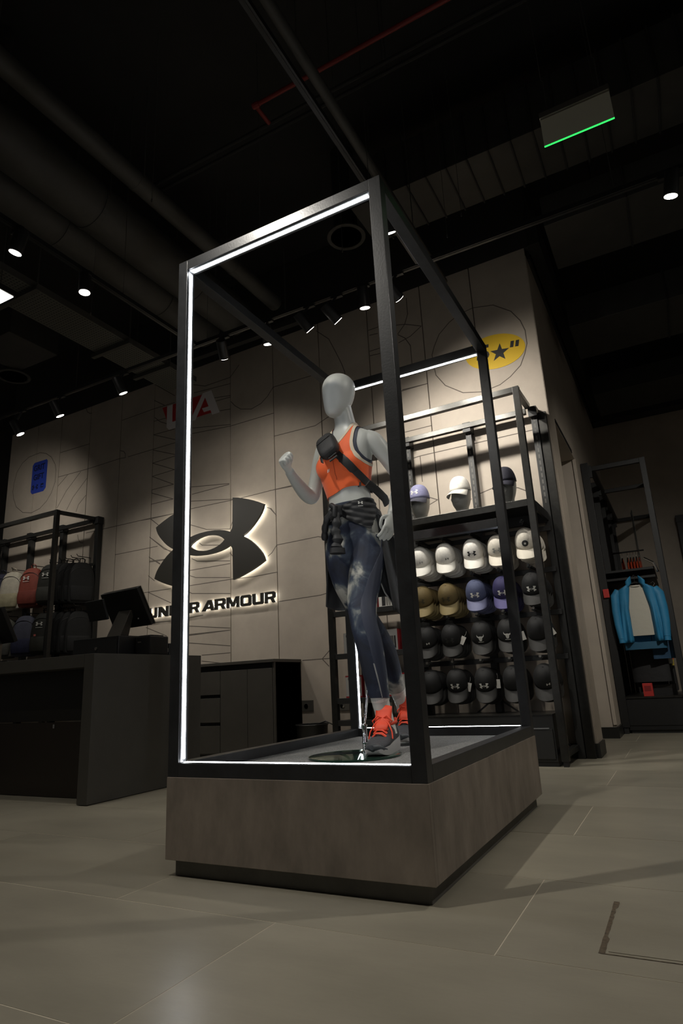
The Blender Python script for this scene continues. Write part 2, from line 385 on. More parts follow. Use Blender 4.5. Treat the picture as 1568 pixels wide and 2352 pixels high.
for x in (0, W - T):
    pbox('beam', M_FRAME, x, x + T, T, D - T, Z1 - T, Z1)
    pbox('bottom_rail', M_FRAME, x, x + T, T, D - T, Z0, Z0 + TB)
pbox('middle_rail', M_FRAME, T, W - T, D - T, D, 1.390, 1.438)
pbox('carpet', M_CARPET, T, W - T, T, D - T, 0.30, 0.328, 0)
# light strips set in channels on the inner faces of the front and rear frames
CW, LW, CT = 0.030, 0.0165, 0.0015
def led(y0):
    yc = y0 + T * .5
    xs = (T, W - T); zs = (Z0 + TB, Z1 - T)
    for x, sg in ((xs[0], 1), (xs[1], -1)):
        ch = pbox('led_channel', M_CHANNEL, min(x, x + sg * CT), max(x, x + sg * CT), yc - CW / 2, yc + CW / 2, zs[0], zs[1], 0)
        MB().box(min(x + sg * .0005, x + sg * (CT + .0012)) - .5, max(x + sg * .0005, x + sg * (CT + .0012)) - .5, yc - LW / 2 - .75, yc + LW / 2 - .75, zs[0] + .012, zs[1] - .012).build('led_strip', M_LED, ch)
    for z, sg in ((zs[0], 1), (zs[1], -1)):
        ch = pbox('led_channel', M_CHANNEL, xs[0] + CT, xs[1] - CT, yc - CW / 2, yc + CW / 2, min(z, z + sg * CT), max(z, z + sg * CT), 0)
        MB().box(xs[0] + .012 - .5, xs[1] - .012 - .5, yc - LW / 2 - .75, yc + LW / 2 - .75, min(z + sg * .0005, z + sg * (CT + .0012)), max(z + sg * .0005, z + sg * (CT + .0012))).build('led_strip', M_LED, ch)
led(0.0); led(D - T)

# ================================================================== TRACK LIGHTING
def track(label, p, q):
    t = thing('lighting_track', label, 'track', p, group=None)
    pv, qv = Vector(p), Vector(q)
    MB().bar((0, 0, 0), qv - pv, 0.036, 0.034).build('rail', M_LAMP, t)
    MB().bar((0, 0, -0.0175), (qv - pv) + Vector((0, 0, -0.0175)), 0.012, 0.004).build('conductor_slot', M_RACK, t)
    L = (qv - pv).length; n = int(L / 1.7)
    for i in range(n + 1):
        c = (qv - pv) * ((i + .4) / (n + 1))
        MB().tube([c, c + Vector((0, 0, 5.3 - p[2]))], 0.0022, 5).build('suspension_wire', M_DUCT, t)
    return t
track('long black lighting track running parallel to the feature wall', (-7.2, 2.0, 3.58), (4.5, 2.0, 3.58))
track('black lighting track above the cash counter running towards the wall', (-1.635, -3.5, 3.58), (-1.635, 1.97, 3.58))
track('black lighting track passing directly above the display frame', (0.48, -3.5, 3.58), (0.48, 1.97, 3.58))

def spot(loc, aim, label, watts, on=True, size=50, blend=0.6, colr=WARM, adapter_z=3.565):
    """track head: loc = lens centre; hangs from the track above"""
    loc = Vector(loc); d = (Vector(aim) - loc).normalized()
    t = thing('track_spotlight', label, 'spotlight', loc, group='track spotlights')
    z = -d
    x = z.orthogonal().normalized(); y = z.cross(x)
    R = Matrix((x, y, z)).transposed()
    r = 0.043
    h = t
    MB().lathe([(r * .93, -.001), (r, .0), (r, .15), (r * .92, .158), (r * .3, .16)], 24, M=R).build('housing', M_LAMP, h, smooth=True)
    MB().lathe([(r * .87, -.0035), (r * .87, -.0015)], 24, M=R).build('lens', M_LENS if on else M_LAMP, h)
    top = R @ Vector((0, 0, .12))
    ad = Vector((0, 0, adapter_z - loc.z))
    MB().bar(top, ad, 0.016, 0.016).build('arm', M_LAMP, h)
    MB().box(ad.x - .05, ad.x + .05, ad.y - .014, ad.y + .014, ad.z - .02, ad.z + .01).build('adapter', M_LAMP, h, bevel=.002)
    if on and watts:
        ld = bpy.data.lights.new('spot_beam', 'SPOT'); ld.energy = watts; ld.color = colr
        ld.spot_size = radians(size); ld.spot_blend = blend; ld.shadow_soft_size = 0.035
        lo = bpy.data.objects.new('spot_beam', ld); col.objects.link(lo); lo.parent = t
        lo.matrix_local = Matrix.Translation(d * 0.006) @ R.to_4x4()
    return t
track('black lighting track across the shop in front of the display', (-4.5, -.97, 3.58), (4.5, -.97, 3.58))
track('black lighting track at the right of the display', (2.95, -3.0, 3.58), (2.95, 1.97, 3.58))
WS = [(-4.7, 3.34, (-5.7, 3.5, 2.6), 'spotlight beyond the left picture edge on the wall track', .62),
      (-3.998, 3.296, (-3.3, 3.1, 1.0), 'leftmost spotlight in view on the wall track', .5),
      (-3.395, 3.349, (-2.95, 3.2, 1.0), 'second spotlight from the left on the wall track', .5),
      (-2.522, 3.358, (-2.1, 3.2, 1.0), 'third spotlight from the left on the wall track', .5),
      (-1.327, 3.361, (-1.95, 3.4, 2.2), 'spotlight above the emblem, seen from behind', .62),
      (-.872, 3.348, (-1.0, 2.9, .6), 'spotlight half hidden behind the display frame beam', .25),
      (-.47, 3.348, (.10, 3.2, 2.2), 'left of the two spotlights tilted right above the mannequin', .92),
      (-.217, 3.34, (.45, 3.2, 2.2), 'right of the two spotlights tilted right above the mannequin', .92),
      (.019, 3.372, (-.15, 2.8, .6), 'spotlight with bright lens beside the front post', .25),
      (.299, 3.353, (.75, 3.35, 2.5), 'spotlight seen from behind right of the front post', 1.0)]
for x, z, aim, lab, k in WS:
    spot((x, 2.0, z), aim, lab, W_WALL * k, True, 100, 1.0)
spot((2.121, 2.0, 3.41), (1.35, 2.75, 0), 'spotlight at the right edge on the wall track', W_FLOOR * 1.5, True, 100, 1.0)
spot((-1.635, .26, 3.392), (-2.6, .1, 0), 'spotlight at the left on the counter track, tilted left', W_FLOOR * .6, True, 60, .8)
spot((-1.635, .80, 3.416), (-1.55, .82, 0), 'spotlight on the counter track pointing straight down', W_FLOOR * .6, True, 60, .8)
spot((.48, 1.443, 3.458), (.45, 3.0, 1.0), 'spotlight on the track above the display frame', W_FLOOR * .55, True, 60, 1.0)
spot((-.06, -.97, 3.42), (.6, .45, .9), 'spotlight in front of the display pointing at the mannequin', W_FLOOR * 2.3, True, 80, .8)
spot((2.95, 1.2, 3.42), (.9, .3, .2), 'spotlight on the right-hand track pointing at the podium', W_FLOOR * 1.7, True, 70, .8)
spot((2.95, 1.9, 3.42), (1.5, 5.3, 1.0), 'spotlight on the right-hand track pointing at the blue jacket', W_FLOOR * 3.6, True, 70, 1.0)
spot((1.25, -.97, 3.42), (.6, -1.0, 0), 'spotlight near the camera pointing at the floor', W_FLOOR * .55, True, 95, 1.0)
spot((-2.4, -.97, 3.42), (-1.6, -.4, 0), 'spotlight at the left in front of the counter pointing at the floor', W_FLOOR * 1.0, True, 80, .9)


# ================================================================== WALL SIGNS
# emblem outline (two interlocked arcs), half width 0.77, half height 0.447
_q = [(.357, .447), (.43, .432), (.50, .411), (.57, .388), (.637, .362), (.705, .332), (.770, .299), (.757, .258), (.735, .215), (.705, .175), (.67, .137), (.63, .098), (.585, .060), (.537, .027), (.488, .0)]
_i = [(.352, .13), (.345, .105), (.32, .072), (.285, .088), (.25, .100), (.18, .116), (.11, .125), (.0, .130)]
def emblem_loops():
    up = _q
    outer = list(up)                                     # top right blade, down to waist
    outer += [(x, -z) for x, z in reversed(up[:-1])]     # lower right blade
    outer += [(x, -z) for x, z in _i]                    # ring bottom, to centre
    outer += [(-x, -z) for x, z in reversed(_i[:-1])]    # ring bottom left
    outer += [(-x, -z) for x, z in up]                   # lower left blade
    outer += [(-x, z) for x, z in reversed(up[:-1])]     # upper left blade
    outer += [(-x, z) for x, z in _i]
    outer += [(x, z) for x, z in reversed(_i[:-1])]
    hole = [(.243, 0), (.215, .025), (.17, .050), (.11, .070), (.05, .081), (0, .084)]
    h = hole + [(-x, z) for x, z in reversed(hole[:-1])]
    h += [(x, -z) for x, z in reversed(h[1:-1])]
    return [outer, h]
EMB = emblem_loops()
def emb_scaled(s, dx=0, dz=0): return [[(x * s + dx, z * s + dz) for x, z in lp] for lp in EMB]
def upright(vf, dy0=0.0):
    """XY shape -> XZ (facing -Y)"""
    v, f = vf
    return [(x, dy0 - z, y) for x, y, z in v], f

sg = thing('wall_logo_sign', 'large black halo-lit interlocking-arc emblem on the feature wall', 'logo sign', WP(-3.687, 0, 2.163), -TH)
MB().add(*upright(shape2d(EMB, 0.028), -0.062)).build('face', M_SIGN, sg)
def area(lp): return sum(lp[i - 1][0] * lp[i][1] - lp[i][0] * lp[i - 1][1] for i in range(len(lp))) / 2
def inset(lp, k, hole=False):
    s = 1 if area(lp) > 0 else -1
    if hole: s = -s
    out = []; n = len(lp)
    for i in range(n):
        a = Vector(lp[i - 1]); b_ = Vector(lp[i]); c_ = Vector(lp[(i + 1) % n])
        d1 = (b_ - a).normalized(); d2 = (c_ - b_).normalized()
        nn = Vector((-d1.y - d2.y, d1.x + d2.x))
        nn = nn.normalized() if nn.length > .3 else Vector((-d1.y, d1.x))
        out.append((b_.x + nn.x * k * s, b_.y + nn.y * k * s))
    return out
MB().add(*upright(shape2d([inset(EMB[0], .012), inset(EMB[1], .012, True)], 0.006), -0.036)).build('halo_light', M_HALO, sg)
for x, z in ((.5, .25), (-.5, .25), (.5, -.25), (-.5, -.25), (0, .105), (0, -.105)):
    MB().tube([(x, 0, z), (x, -.05, z)], .006, 8).build('standoff', M_CHROME, sg)

# lettering: wide heavy capitals, unit box 1 x 1
def ch(x0, y0, x1, y1, c=.12):
    return [(x0 + c, y0), (x1 - c, y0), (x1, y0 + c), (x1, y1 - c), (x1 - c, y1), (x0 + c, y1), (x0, y1 - c), (x0, y0 + c)]
LET = {
 'U': [[(0, 1), (0, .16), (.12, 0), (.88, 0), (1, .16), (1, 1), (.74, 1), (.74, .24), (.26, .24), (.26, 1)]],
 'N': [[(0, 0), (.24, 0), (.24, .55), (.70, 0), (1, 0), (1, 1), (.76, 1), (.76, .45), (.30, 1), (0, 1)]],
 'D': [[(0, 0), (.84, 0), (1, .18), (1, .82), (.84, 1), (0, 1)], [(.26, .24), (.26, .76), (.70, .76), (.74, .70), (.74, .30), (.70, .24)]],
 'E': [[(0, 0), (1, 0), (1, .22), (.28, .22), (.28, .40), (.92, .40), (.92, .60), (.28, .60), (.28, .78), (1, .78), (1, 1), (0, 1)]],
 'R': [[(0, 0), (.26, 0), (.26, .34), (.55, .34), (.74, 0), (1, 0), (.82, .36), (1, .50), (1, .86), (.86, 1), (0, 1)], [(.26, .56), (.26, .78), (.70, .78), (.74, .73), (.74, .60), (.70, .56)]],
 'A': [[(0, 0), (.25, 0), (.35, .18), (.72, .18), (.78, 0), (1.02, 0), (.78, 1), (.50, 1)], [(.45, .38), (.62, .70), (.68, .38)]],
 'M': [[(0, 0), (.20, 0), (.20, .62), (.42, .10), (.58, .10), (.80, .62), (.80, 0), (1, 0), (1, 1), (.74, 1), (.50, .42), (.26, 1), (0, 1)]],
 'O': [ch(0, 0, 1, 1, .15), ch(.24, .24, .76, .76, .06)],
}
ws = thing('wall_letter_sign', 'row of black halo-lit capital letters below the wall emblem', 'letter sign', WP(-3.69, 0, 1.43), -TH)
spans = [('U', -3.508, -3.378), ('N', -3.355, -3.205), ('D', -3.185, -3.055), ('E', -3.035, -2.92), ('R', -2.90, -2.765),
         ('A', -2.722, -2.556), ('R', -2.545, -2.402), ('M', -2.385, -2.222), ('O', -2.205, -2.066), ('U', -2.05, -1.912), ('R', -1.895, -1.768)]
for c_, a, b_ in spans:
    x0 = a - 1.05 + 3.69; w = b_ - a
    lp = [[(x0 + u * w, v * .112) for u, v in L] for L in LET[c_]]
    lo = MB().add(*upright(shape2d(lp, 0.02), -0.045)).build('letter', M_SIGN, ws)
    hl = [inset(lp[0], .007)] + [inset(q, .004, True) for q in lp[1:]]
    MB().add(*upright(shape2d(hl, 0.005), -0.027)).build('halo_light', M_HALO, lo)

# yellow oval decal
M_YEL = mat('yellow_decal', (0.62, 0.40, 0.012), 0.5)
dc = thing('oval_decal', 'yellow oval wall graphic with black five-star text', 'wall graphic', WP(-0.378, 0, 3.442), -TH, ry=radians(7))
MB().add(*upright(shape2d([[(.272 * cos(t * pi / 32), .168 * sin(t * pi / 32)) for t in range(64)]], .002), -.0022)).build('oval', M_YEL, dc)
star = [((.090 if i % 2 == 0 else .036) * sin(i * pi / 5) + .045, (.090 if i % 2 == 0 else .036) * cos(i * pi / 5) - .018) for i in range(10)]
MB().add(*upright(shape2d([star], .002), -.004)).build('star_mark', M_BLACK, dc)
v, f = upright(text2d('5', .20, .002, off=.006), -.004); MB().add([(x * 1.3 - .105, y, z) for x, y, z in v], f).build('digit_mark', M_BLACK, dc)
for k in (0, 1):
    MB().add(*upright(shape2d([[(.138 + k * .046, .012), (.168 + k * .046, .012), (.174 + k * .046, .072), (.144 + k * .046, .072)]], .002), -.004)).build('quote_mark', M_BLACK, dc)
# blue notched decal
M_BLUE = mat('blue_decal', (0.022, 0.05, 0.36), 0.5)
dc = thing('blue_decal', 'blue notched-corner wall graphic with two dark words', 'wall graphic', WP(-6.79, 0, 3.59), -TH)
w, h, c_ = .16, .23, .035
MB().add(*upright(shape2d([[(-w + c_, h), (w - c_ * .6, h), (w, h - c_ * .8), (w, -h + c_ * 1.3), (w - c_ * 1.3, -h), (-w + c_, -h), (-w, -h + c_), (-w, h - c_)]], .002), -.0022)).build('panel', M_BLUE, dc)
M_DKBLUE = mat('dark_blue_print', (0.008, 0.012, 0.05), 0.5)
for t_, z in (('GRIT', .135), ('GIFT', .0)):
    v, f = upright(text2d(t_, .115, .002, off=.003), -.004); MB().add([(x * .95 - .01, y, z + q) for x, y, q in v], f).build('word', M_DKBLUE, dc)
MB().add(*upright(shape2d(emb_scaled(.085, -.07, -.14), .002), -.004)).build('emblem', M_DKBLUE, dc)
MB().add(*upright(shape2d([[(.05, -.17), (.11, -.17), (.11, -.11), (.05, -.11)], [(.062, -.158), (.062, -.135), (.11, -.135), (.11, -.158)]], .002), -.004)).build('small_mark', M_DKBLUE, dc)
# red and white slanted letters graphic
M_REDD = mat('red_decal', (0.45, 0.022, 0.018), 0.6)
M_WHD = mat('grey_white_decal', (0.70, 0.66, 0.65), 0.6)
dc = thing('letters_decal', 'red and white block letter graphic high on the wall', 'wall graphic', WP(-4.03, 0, 3.85), -TH)
MB().add(*upright(shape2d([[(-.45, .15), (.26, .15), (.40, -.12), (.02, -.12), (-.10, -.16), (-.32, -.16)]], .002), -.0022)).build('red_field', M_REDD, dc)
MB().add(*upright(shape2d([[(-.37, .15), (-.28, .15), (-.28, -.08), (-.20, -.08), (-.20, .15), (-.08, .15), (-.08, -.12), (-.14, -.17), (-.33, -.17), (-.37, -.13)]], .002), -.004)).build('letter', M_WHD, dc)
MB().add(*upright(shape2d([[(.0, -.15), (.09, -.15), (.235, .10), (.29, -.03), (.19, -.03), (.22, -.085), (.32, -.085), (.345, -.15), (.46, -.15), (.33, .165), (.20, .165)]], .002), -.004)).build('letter', M_WHD, dc)

# wall sockets and floor bin
M_SOCK = mat('socket_grey', (0.16, 0.15, 0.13), 0.4, metal=0.5)
for lab, u, z in (('square steel wall socket beside the grey cabinet', -2.505, .435), ('square steel wall socket behind the box shelves', -2.12, .43)):
    t = thing('wall_socket', lab, 'socket', WP(u, 0, z), -TH)
    MB().box(-.062, .062, -.012, 0, -.048, .048).build('plate', M_SOCK, t, bevel=.002)
    MB().lathe([(.022, 0), (.022, .004), (.012, .006)], 20, (-.012, -.012, -.004), Matrix.Rotation(pi / 2, 3, 'X')).build('outlet', M_CHROME, t)
t = thing('waste_bin', 'low dark wire bin on the floor between cabinet and shelves', 'bin', WP(-2.33, .22, 0), -TH)
MB().lathe([(.12, .0), (.125, .02), (.14, .27), (.145, .28), (.135, .28), (.118, .02), (.0, .015)], 20).build('bucket', M_RACKDK, t, smooth=True)
MB().tube([(.145 * cos(a * pi / 12), .145 * sin(a * pi / 12), .283) for a in range(25)], .005, 6).build('rim', M_BLACK, t)
MB().tube([(.0, .1, .28), (.07, .12, .30), (.16, .1, .27), (.25, .12, .05)], .006, 6).build('bag_cord', M_BLACK, t)

# ================================================================== CASH COUNTER
cc = thing('cash_counter', 'dark grey waterfall-edge cash counter with recessed black front', 'counter', (-1.5, .944, 0))
def cb(name, m_, x0, x1, y0, y1, z0, z1, bv=.002, par=None):
    return MB().box(x0 + 1.5, x1 + 1.5, y0 - .944, y1 - .944, z0, z1).build(name, m_, par or cc, bevel=bv)
cb('side_panel', M_COUNTER, -1.587, -1.5, .944, 1.94, 0.004, .875)
cb('worktop', M_COUNTER, -4.2, -1.5875, .944, 1.94, .795, .875)
cb('side_panel', M_COUNTER, -4.29, -4.2005, .944, 1.94, 0.004, .875)
fp = cb('front_panel', M_DARKPANEL, -4.2, -1.5875, 1.13, 1.15, .47, .795)
cb('lower_panel', mat('dark_brown_panel', (0.02, 0.014, 0.009), 0.5), -4.2, -1.5875, 1.125, 1.15, .004, .462)
cb('lock', M_CHROME, -2.06, -2.045, 1.118, 1.126, .425, .45, 0)

def slab(root, name, m_, c, w, h, t, tilt, yaw=0, bv=.004):
    R = Matrix.Translation(c) @ Matrix.Rotation(yaw, 4, 'Z') @ Matrix.Rotation(tilt, 4, 'X')
    return MB().box(-w / 2, w / 2, -t / 2, t / 2, -h / 2, h / 2).xf(R).build(name, m_, root, bevel=bv)
M_PLAST = mat('black_plastic', (0.010, 0.010, 0.010), 0.38)
M_GREYMET = mat('brushed_grey', (0.20, 0.185, 0.16), 0.4, metal=0.7)
dw = thing('cash_till_box', 'black cash till box on the counter under the touchscreen', 'cash till', (-1.84, 1.38, .875))
MB().box(-.27, .18, -.10, .33, 0, .135).build('case', M_PLAST, dw, bevel=.004)
MB().box(-.255, .165, -.104, -.10, .012, .115).build('drawer_front', M_BLACK, dw)
MB().lathe([(.011, 0), (.011, .006)], 14, (-.03, -.104, .06), Matrix.Rotation(pi / 2, 3, 'X')).build('lock', M_GREYMET, dw)
pm = thing('till_screen', 'black till touchscreen on a slanted grey stand seen from behind', 'monitor', (-1.86, 1.46, 1.011))
MB().box(-.14, .10, -.06, .12, 0, .014).build('stand_base', M_PLAST, pm, bevel=.003)
MB().add([(-.09, -.03, .014), (.05, -.03, .014), (.05, .05, .014), (-.09, .05, .014), (-.03, .02, .20), (.09, .02, .20), (.09, .06, .20), (-.03, .06, .20)],
         [(0, 3, 2, 1), (4, 5, 6, 7), (0, 1, 5, 4), (1, 2, 6, 5), (2, 3, 7, 6), (3, 0, 4, 7)]).build('stand_neck', M_GREYMET, pm, bevel=.004)
slab(pm, 'screen_housing', M_PLAST, (.02, .05, .215), .44, .29, .03, radians(28), radians(-8))
slab(pm, 'screen_rim', M_GREYMET, (.024, .068, .224), .445, .295, .006, radians(28), radians(-8), .001)
slab(pm, 'customer_display', M_BLACK, (-.12, -.10, .205), .21, .15, .018, radians(20), radians(-6))
for x, z in ((.17, .13), (.10, .27)):
    MB().lathe([(.006, 0), (.006, .01)], 10, (x, .03 + .0, z), Matrix.Rotation(pi / 2, 3, 'X')).build('screw', M_CHROME, pm)
pr = thing('receipt_printer', 'small black receipt printer at the right end of the counter', 'printer', (-1.580, 1.51, .875))
MB().box(-.07, .07, -.09, .09, 0, .13).build('case', M_PLAST, pr, bevel=.008)
MB().box(-.06, .06, -.07, .05, .13, .137).build('lid', M_BLACK, pr, bevel=.003)
MB().box(-.045, -.015, -.0915, -.0905, .086, .094).build('maker_plate', M_GREYMET, pr)
cr_ = thing('card_terminal', 'black card terminal with white label beside the printer', 'card terminal', (-1.56, 1.70, .875))
MB().box(-.03, .03, -.07, .07, 0, .085).build('case', M_PLAST, cr_, bevel=.006)
MB().box(-.022, .022, -.0715, -.07, .022, .05).build('label_plate', M_OFFWHITE, cr_)
lm = thing('till_screen', 'black till screen cropped by the left edge of the picture', 'monitor', (-3.28, 1.46, .875))
MB().box(-.15, .15, -.08, .12, 0, .02).build('stand_base', M_PLAST, lm, bevel=.004)
MB().bar((0, .03, .02), (0, .03, .28), .06, .04).build('stand_neck', M_GREYMET, lm)
slab(lm, 'screen_housing', M_PLAST, (0.0, 0, .34), .44, .30, .035, radians(26), radians(-8))
kb = thing('keyboard', 'flat black keyboard at the left end of the counter', 'keyboard', (-2.78, 1.16, .875))
MB().box(-.23, .23, -.075, .075, 0, .018).build('body', M_PLAST, kb, bevel=.004)
MB().box(-.21, .21, -.06, .06, .018, .023).build('key_field', M_BLACK, kb, bevel=.002)

# ================================================================== BACK CABINET
bc = thing('storage_cabinet', 'low dark grey cabinet with drawers and doors against the feature wall', 'cabinet', (-1.51, 2.926, 0))
def bb(name, m_, x0, x1, y0, y1, z0, z1, bv=.0015, par=None):
    return MB().box(x0 + 1.51, x1 + 1.51, y0 - 2.926, y1 - 2.926, z0, z1).build(name, m_, par or bc, bevel=bv)
M_CAB = mat('cabinet_grey', (0.062, 0.056, 0.047), 0.5, noise=(7, 0.92))
bb('worktop', M_CAB, -4.1, -1.51, 2.926, 3.395, .835, .862)
bb('carcass', M_CAB, -4.1, -1.518, 2.965, 3.395, .05, .835)
bb('side_panel', M_CAB, -1.535, -1.518, 2.945, 3.395, .0, .8345)
xs = [-1.54, -1.81, -2.121]
bb('recess_rail', M_BLACK, -4.09, -1.54, 2.958, 2.966, .785, .834, 0)
for a, b_ in ((-1.812, -1.540), (-2.119, -1.816)):
    bb('cabinet_door', M_CAB, a, b_, 2.944, 2.964, .06, .785)
for cx in range(3):
    x1 = -2.125 - cx * .45
    for z0, z1 in ((.06, .300), (.330, .545), (.575, .785)):
        bb('drawer', M_CAB, x1 - .44, x1, 2.944, 2.964, z0, z1)
    bb('finger_recess', M_BLACK, x1 - .44, x1, 2.96, 2.966, .30, .33, 0); bb('finger_recess', M_BLACK, x1 - .44, x1, 2.96, 2.966, .545, .575, 0)
bb('toe_kick', M_BLACK, -4.05, -1.55, 2.99, 3.38, 0, .05, 0)

# ================================================================== CAP RACK
M_SLOT = mat('slot_grey', (.10, .095, .085), .6)
cr0 = WP(-1.0, 0, 0)
rk = thing('cap_rack', 'tall black metal wall rack holding caps and boxed goods', 'rack', cr0, -TH)
def rb(name, m_, u0, u1, d0, d1, z0, z1, par=None, bv=.002):
    return MB().box(u0 + 1.0, u1 + 1.0, -d1, -d0, z0, z1).build(name, m_, par or rk, bevel=bv)
UL, UR = -1.945, -.114
for u in (UL, UR - .05):
    p = rb('front_post', M_RACK, u, u + .05, .47, .52, .035, 2.815)
    rb('foot', M_BLACK, u + .008, u + .042, .478, .512, 0, .036, p)
rb('top_rail', M_RACK, UL + .05, UR - .05, .472, .518, 2.768, 2.815)
rb('top_rail', M_RACK, UL + .05, UR - .05, .075, .12, 2.735, 2.78)
for u in (UL, UR - .05):
    rb('side_rail', M_RACK, u + .004, u + .046, .12, .47, 2.768, 2.812)
    rb('side_rail', M_RACKDK, u + .004, u + .046, .07, .47, .06, .10)
for u in (-.109, -.685, -1.27, -1.86):
    p = rb('slotted_upright', M_RACKDK, u - .026, u + .026, .002, .07, .0, 2.77)
    for k in range(14):
        rb('slot', M_SLOT, u - .006, u + .006, .0695, .0705, 1.95 + k * .055, 1.985 + k * .055, p, 0)
    rb('top_bracket', M_BLACK, u - .035, u + .035, .002, .11, 2.70, 2.79, p)
rb('end_post', M_RACK, -.078, -.012, .002, .055, 0, 2.74)
# shelf for the heads
sh = rb('shelf', M_RACK, -1.27, -.12, .06, .50, 1.872, 1.892)
rb('shelf_lip', M_RACK, -1.27, -.165, .494, .512, 1.838, 1.892, sh)
rb('shelf_bracket', M_BLACK, -.125, -.105, .06, .46, 1.80, 1.872, sh)
rb('shelf_beam', M_RACKDK, -1.27, -.12, .05, .08, 1.79, 1.872, sh)
# shelves for the boxes
for z in (1.205, .853, .497, .325):
    s_ = rb('shelf', M_RACKDK, UL + .05, -1.27, .07, .50, z - .022, z)
    rb('shelf_lip', M_RACKDK, UL + .05, -1.27, .47, .515, z - .04, z + .004, s_)
rb('base_rail', M_RACKDK, UL + .05, -1.27, .46, .51, .06, .12)
for z in (1.735, 1.405, 1.07, .735):
    h_ = rb('hook_rail', M_RACKDK, -1.29, -.10, .075, .095, z - .02, z + .02)
for z, a in ((.20, 1), (.36, -1)):
    pass
MB().bar((-.25, -.05, .06), (.25, -.05, .42), .012, .012).build('diagonal_brace', M_BLACK, rk)
MB().bar((.35, -.05, .42), (.86, -.05, .06), .012, .012).build('diagonal_brace', M_BLACK, rk)
cab = thing('rack_cabinet', 'low black drawer cabinet at the foot of the cap rack', 'cabinet', WP(-.70, 0, 0), -TH)
MB().box(-.50, .512, -.50, -.10, .03, .335).build('carcass', M_RACKDK, cab, bevel=.002)
MB().box(-.50, .512, -.49, -.11, 0, .03).build('toe_kick', M_BLACK, cab)
MB().box(-.50, .512, -.503, -.09, .335, .343).build('top', M_RACK, cab)
for a, b_ in ((-.49, .0), (.01, .5)):
    d_ = MB().box(a, b_, -.512, -.50, .05, .245).build('drawer_front', M_RACKDK, cab, bevel=.001)
    MB().box(a + .02, b_ - .02, -.515, -.505, .245, .252).build('handle_edge', M_CHANNEL, d_)

# ---- caps
CA, CB, CH = .083, .098, .128
def crown_pt(t, p):
    """t azimuth (0 = front), p 0..1 from rim to top"""
    a = p * pi / 2
    r = cos(a) ** .72; z = CH * sin(a) ** .95
    return Vector((CA * r * sin(t), -CB * r * cos(t), z))
def cap_meshes():
    n, k = 28, 9
    m = MB(); rings = []
    for i in range(k + 1):
        p = i / k * .985
        ring = []
        for j in range(n):
            t = 2 * pi * j / n
            q = crown_pt(t, p)
            seam = 1 - .012 * (1 if abs((t / (pi / 3)) % 1 - .5) > .46 else 0)
            ring.append(Vector((q.x * seam, q.y * seam, q.z)))
        rings.append(ring)
    m.loft(rings, cap0=False)
    crown = m
    b = MB(); top = []; bot = []
    nn = 14; kk = 5
    grid = []
    for i in range(kk + 1):
        e = i / kk; row = []
        for j in range(nn + 1):
            ph = radians(-78 + 156 * j / nn)
            ix, iy = CA * 1.0 * sin(ph), -CB * .985 * cos(ph)
            ox = CA * 1.02 * sin(ph) * (1 + .03 * cos(ph)); oy = -CB * cos(ph) - .078 * max(cos(ph), 0) ** .45
            x = ix + (ox - ix) * e; y = iy + (oy - iy) * e
            z = .004 - 2.6 * x * x * (.4 + .6 * e) - .036 * e
            row.append((x, y, z))
        grid.append(row)
    v = [p for r in grid for p in r] + [(p[0], p[1], p[2] - .004) for r in grid for p in r]
    N = len(v) // 2; f = []
    W1 = nn + 1
    for i in range(kk):
        for j in range(nn):
            a = i * W1 + j
            f.append((a, a + 1, a + W1 + 1, a + W1)); f.append((a + N, a + W1 + N, a + W1 + 1 + N, a + 1 + N))
    for j in range(nn):
        a = kk * W1 + j; f.append((a, a + 1, a + 1 + N, a + N))
        f.append((j + 1, j, j + N, j + 1 + N))
    for i in range(kk):
        a = i * W1; f.append((a, a + W1, a + W1 + N, a + N)); a += nn; f.append((a + W1, a, a + N, a + W1 + N))
    b.add(v, f)
    bt = MB().lathe([(.008, 0), (.008, .004), (.004, .007), (0, .0075)], 10, (0, 0, CH * .985))
    return crown, b, bt
def on_crown(vf, off=.0022):
    """flat XY emblem -> front of the crown"""
    v, f = vf; out = []
    bm = bmesh.new(); vs_ = [bm.verts.new(p) for p in v]
    for q in f:
        try: bm.faces.new([vs_[i] for i in q])
        except ValueError: pass
    bmesh.ops.remove_doubles(bm, verts=bm.verts, dist=1e-7)
    bmesh.ops.triangulate(bm, faces=bm.faces)
    for _ in range(4):
        le = [e for e in bm.edges if e.calc_length() > .006]
        if not le: break
        bmesh.ops.subdivide_edges(bm, edges=le, cuts=1)
        bmesh.ops.triangulate(bm, faces=bm.faces)
    bm.verts.index_update(); v = [tuple(p.co) for p in bm.verts]; f = [tuple(p.index for p in q.verts) for q in bm.faces]; bm.free()
    for x, y, z in v:
        zz = min(max(y, .002), CH * .97)
        a = math.asin(min((zz / CH) ** (1 / .95), .999)); r = cos(a) ** .72
        xx = max(min(x / (CA * r), .98), -.98)
        yy = -CB * r * sqrt(1 - xx * xx)
        out.append((x, yy - off - (z if z > 0 else 0), zz))
    return out, f
def ngrid(loops, depth=.0015): return shape2d(loops, depth)
EMB_CAP = on_crown(shape2d([[(x * .045, z * .045 + .055) for x, z in lp] for lp in EMB], .001))
EMB_SM = on_crown(shape2d([[(x * .018 + .025, z * .018 + .045) for x, z in lp] for lp in EMB], .001))
BULL = on_crown(shape2d([[(-.026, .084), (-.023, .074), (-.015, .069), (-.007, .072), (.007, .072), (.015, .069), (.023, .074), (.026, .084), (.027, .070), (.020, .062), (.014, .060), (.012, .048), (.007, .035), (-.007, .035), (-.012, .048), (-.014, .060), (-.020, .062), (-.027, .070)]], .001))
BULL_LINE = on_crown(shape2d([[(-.020, .024), (.020, .024), (.020, .028), (-.020, .028)]], .001))
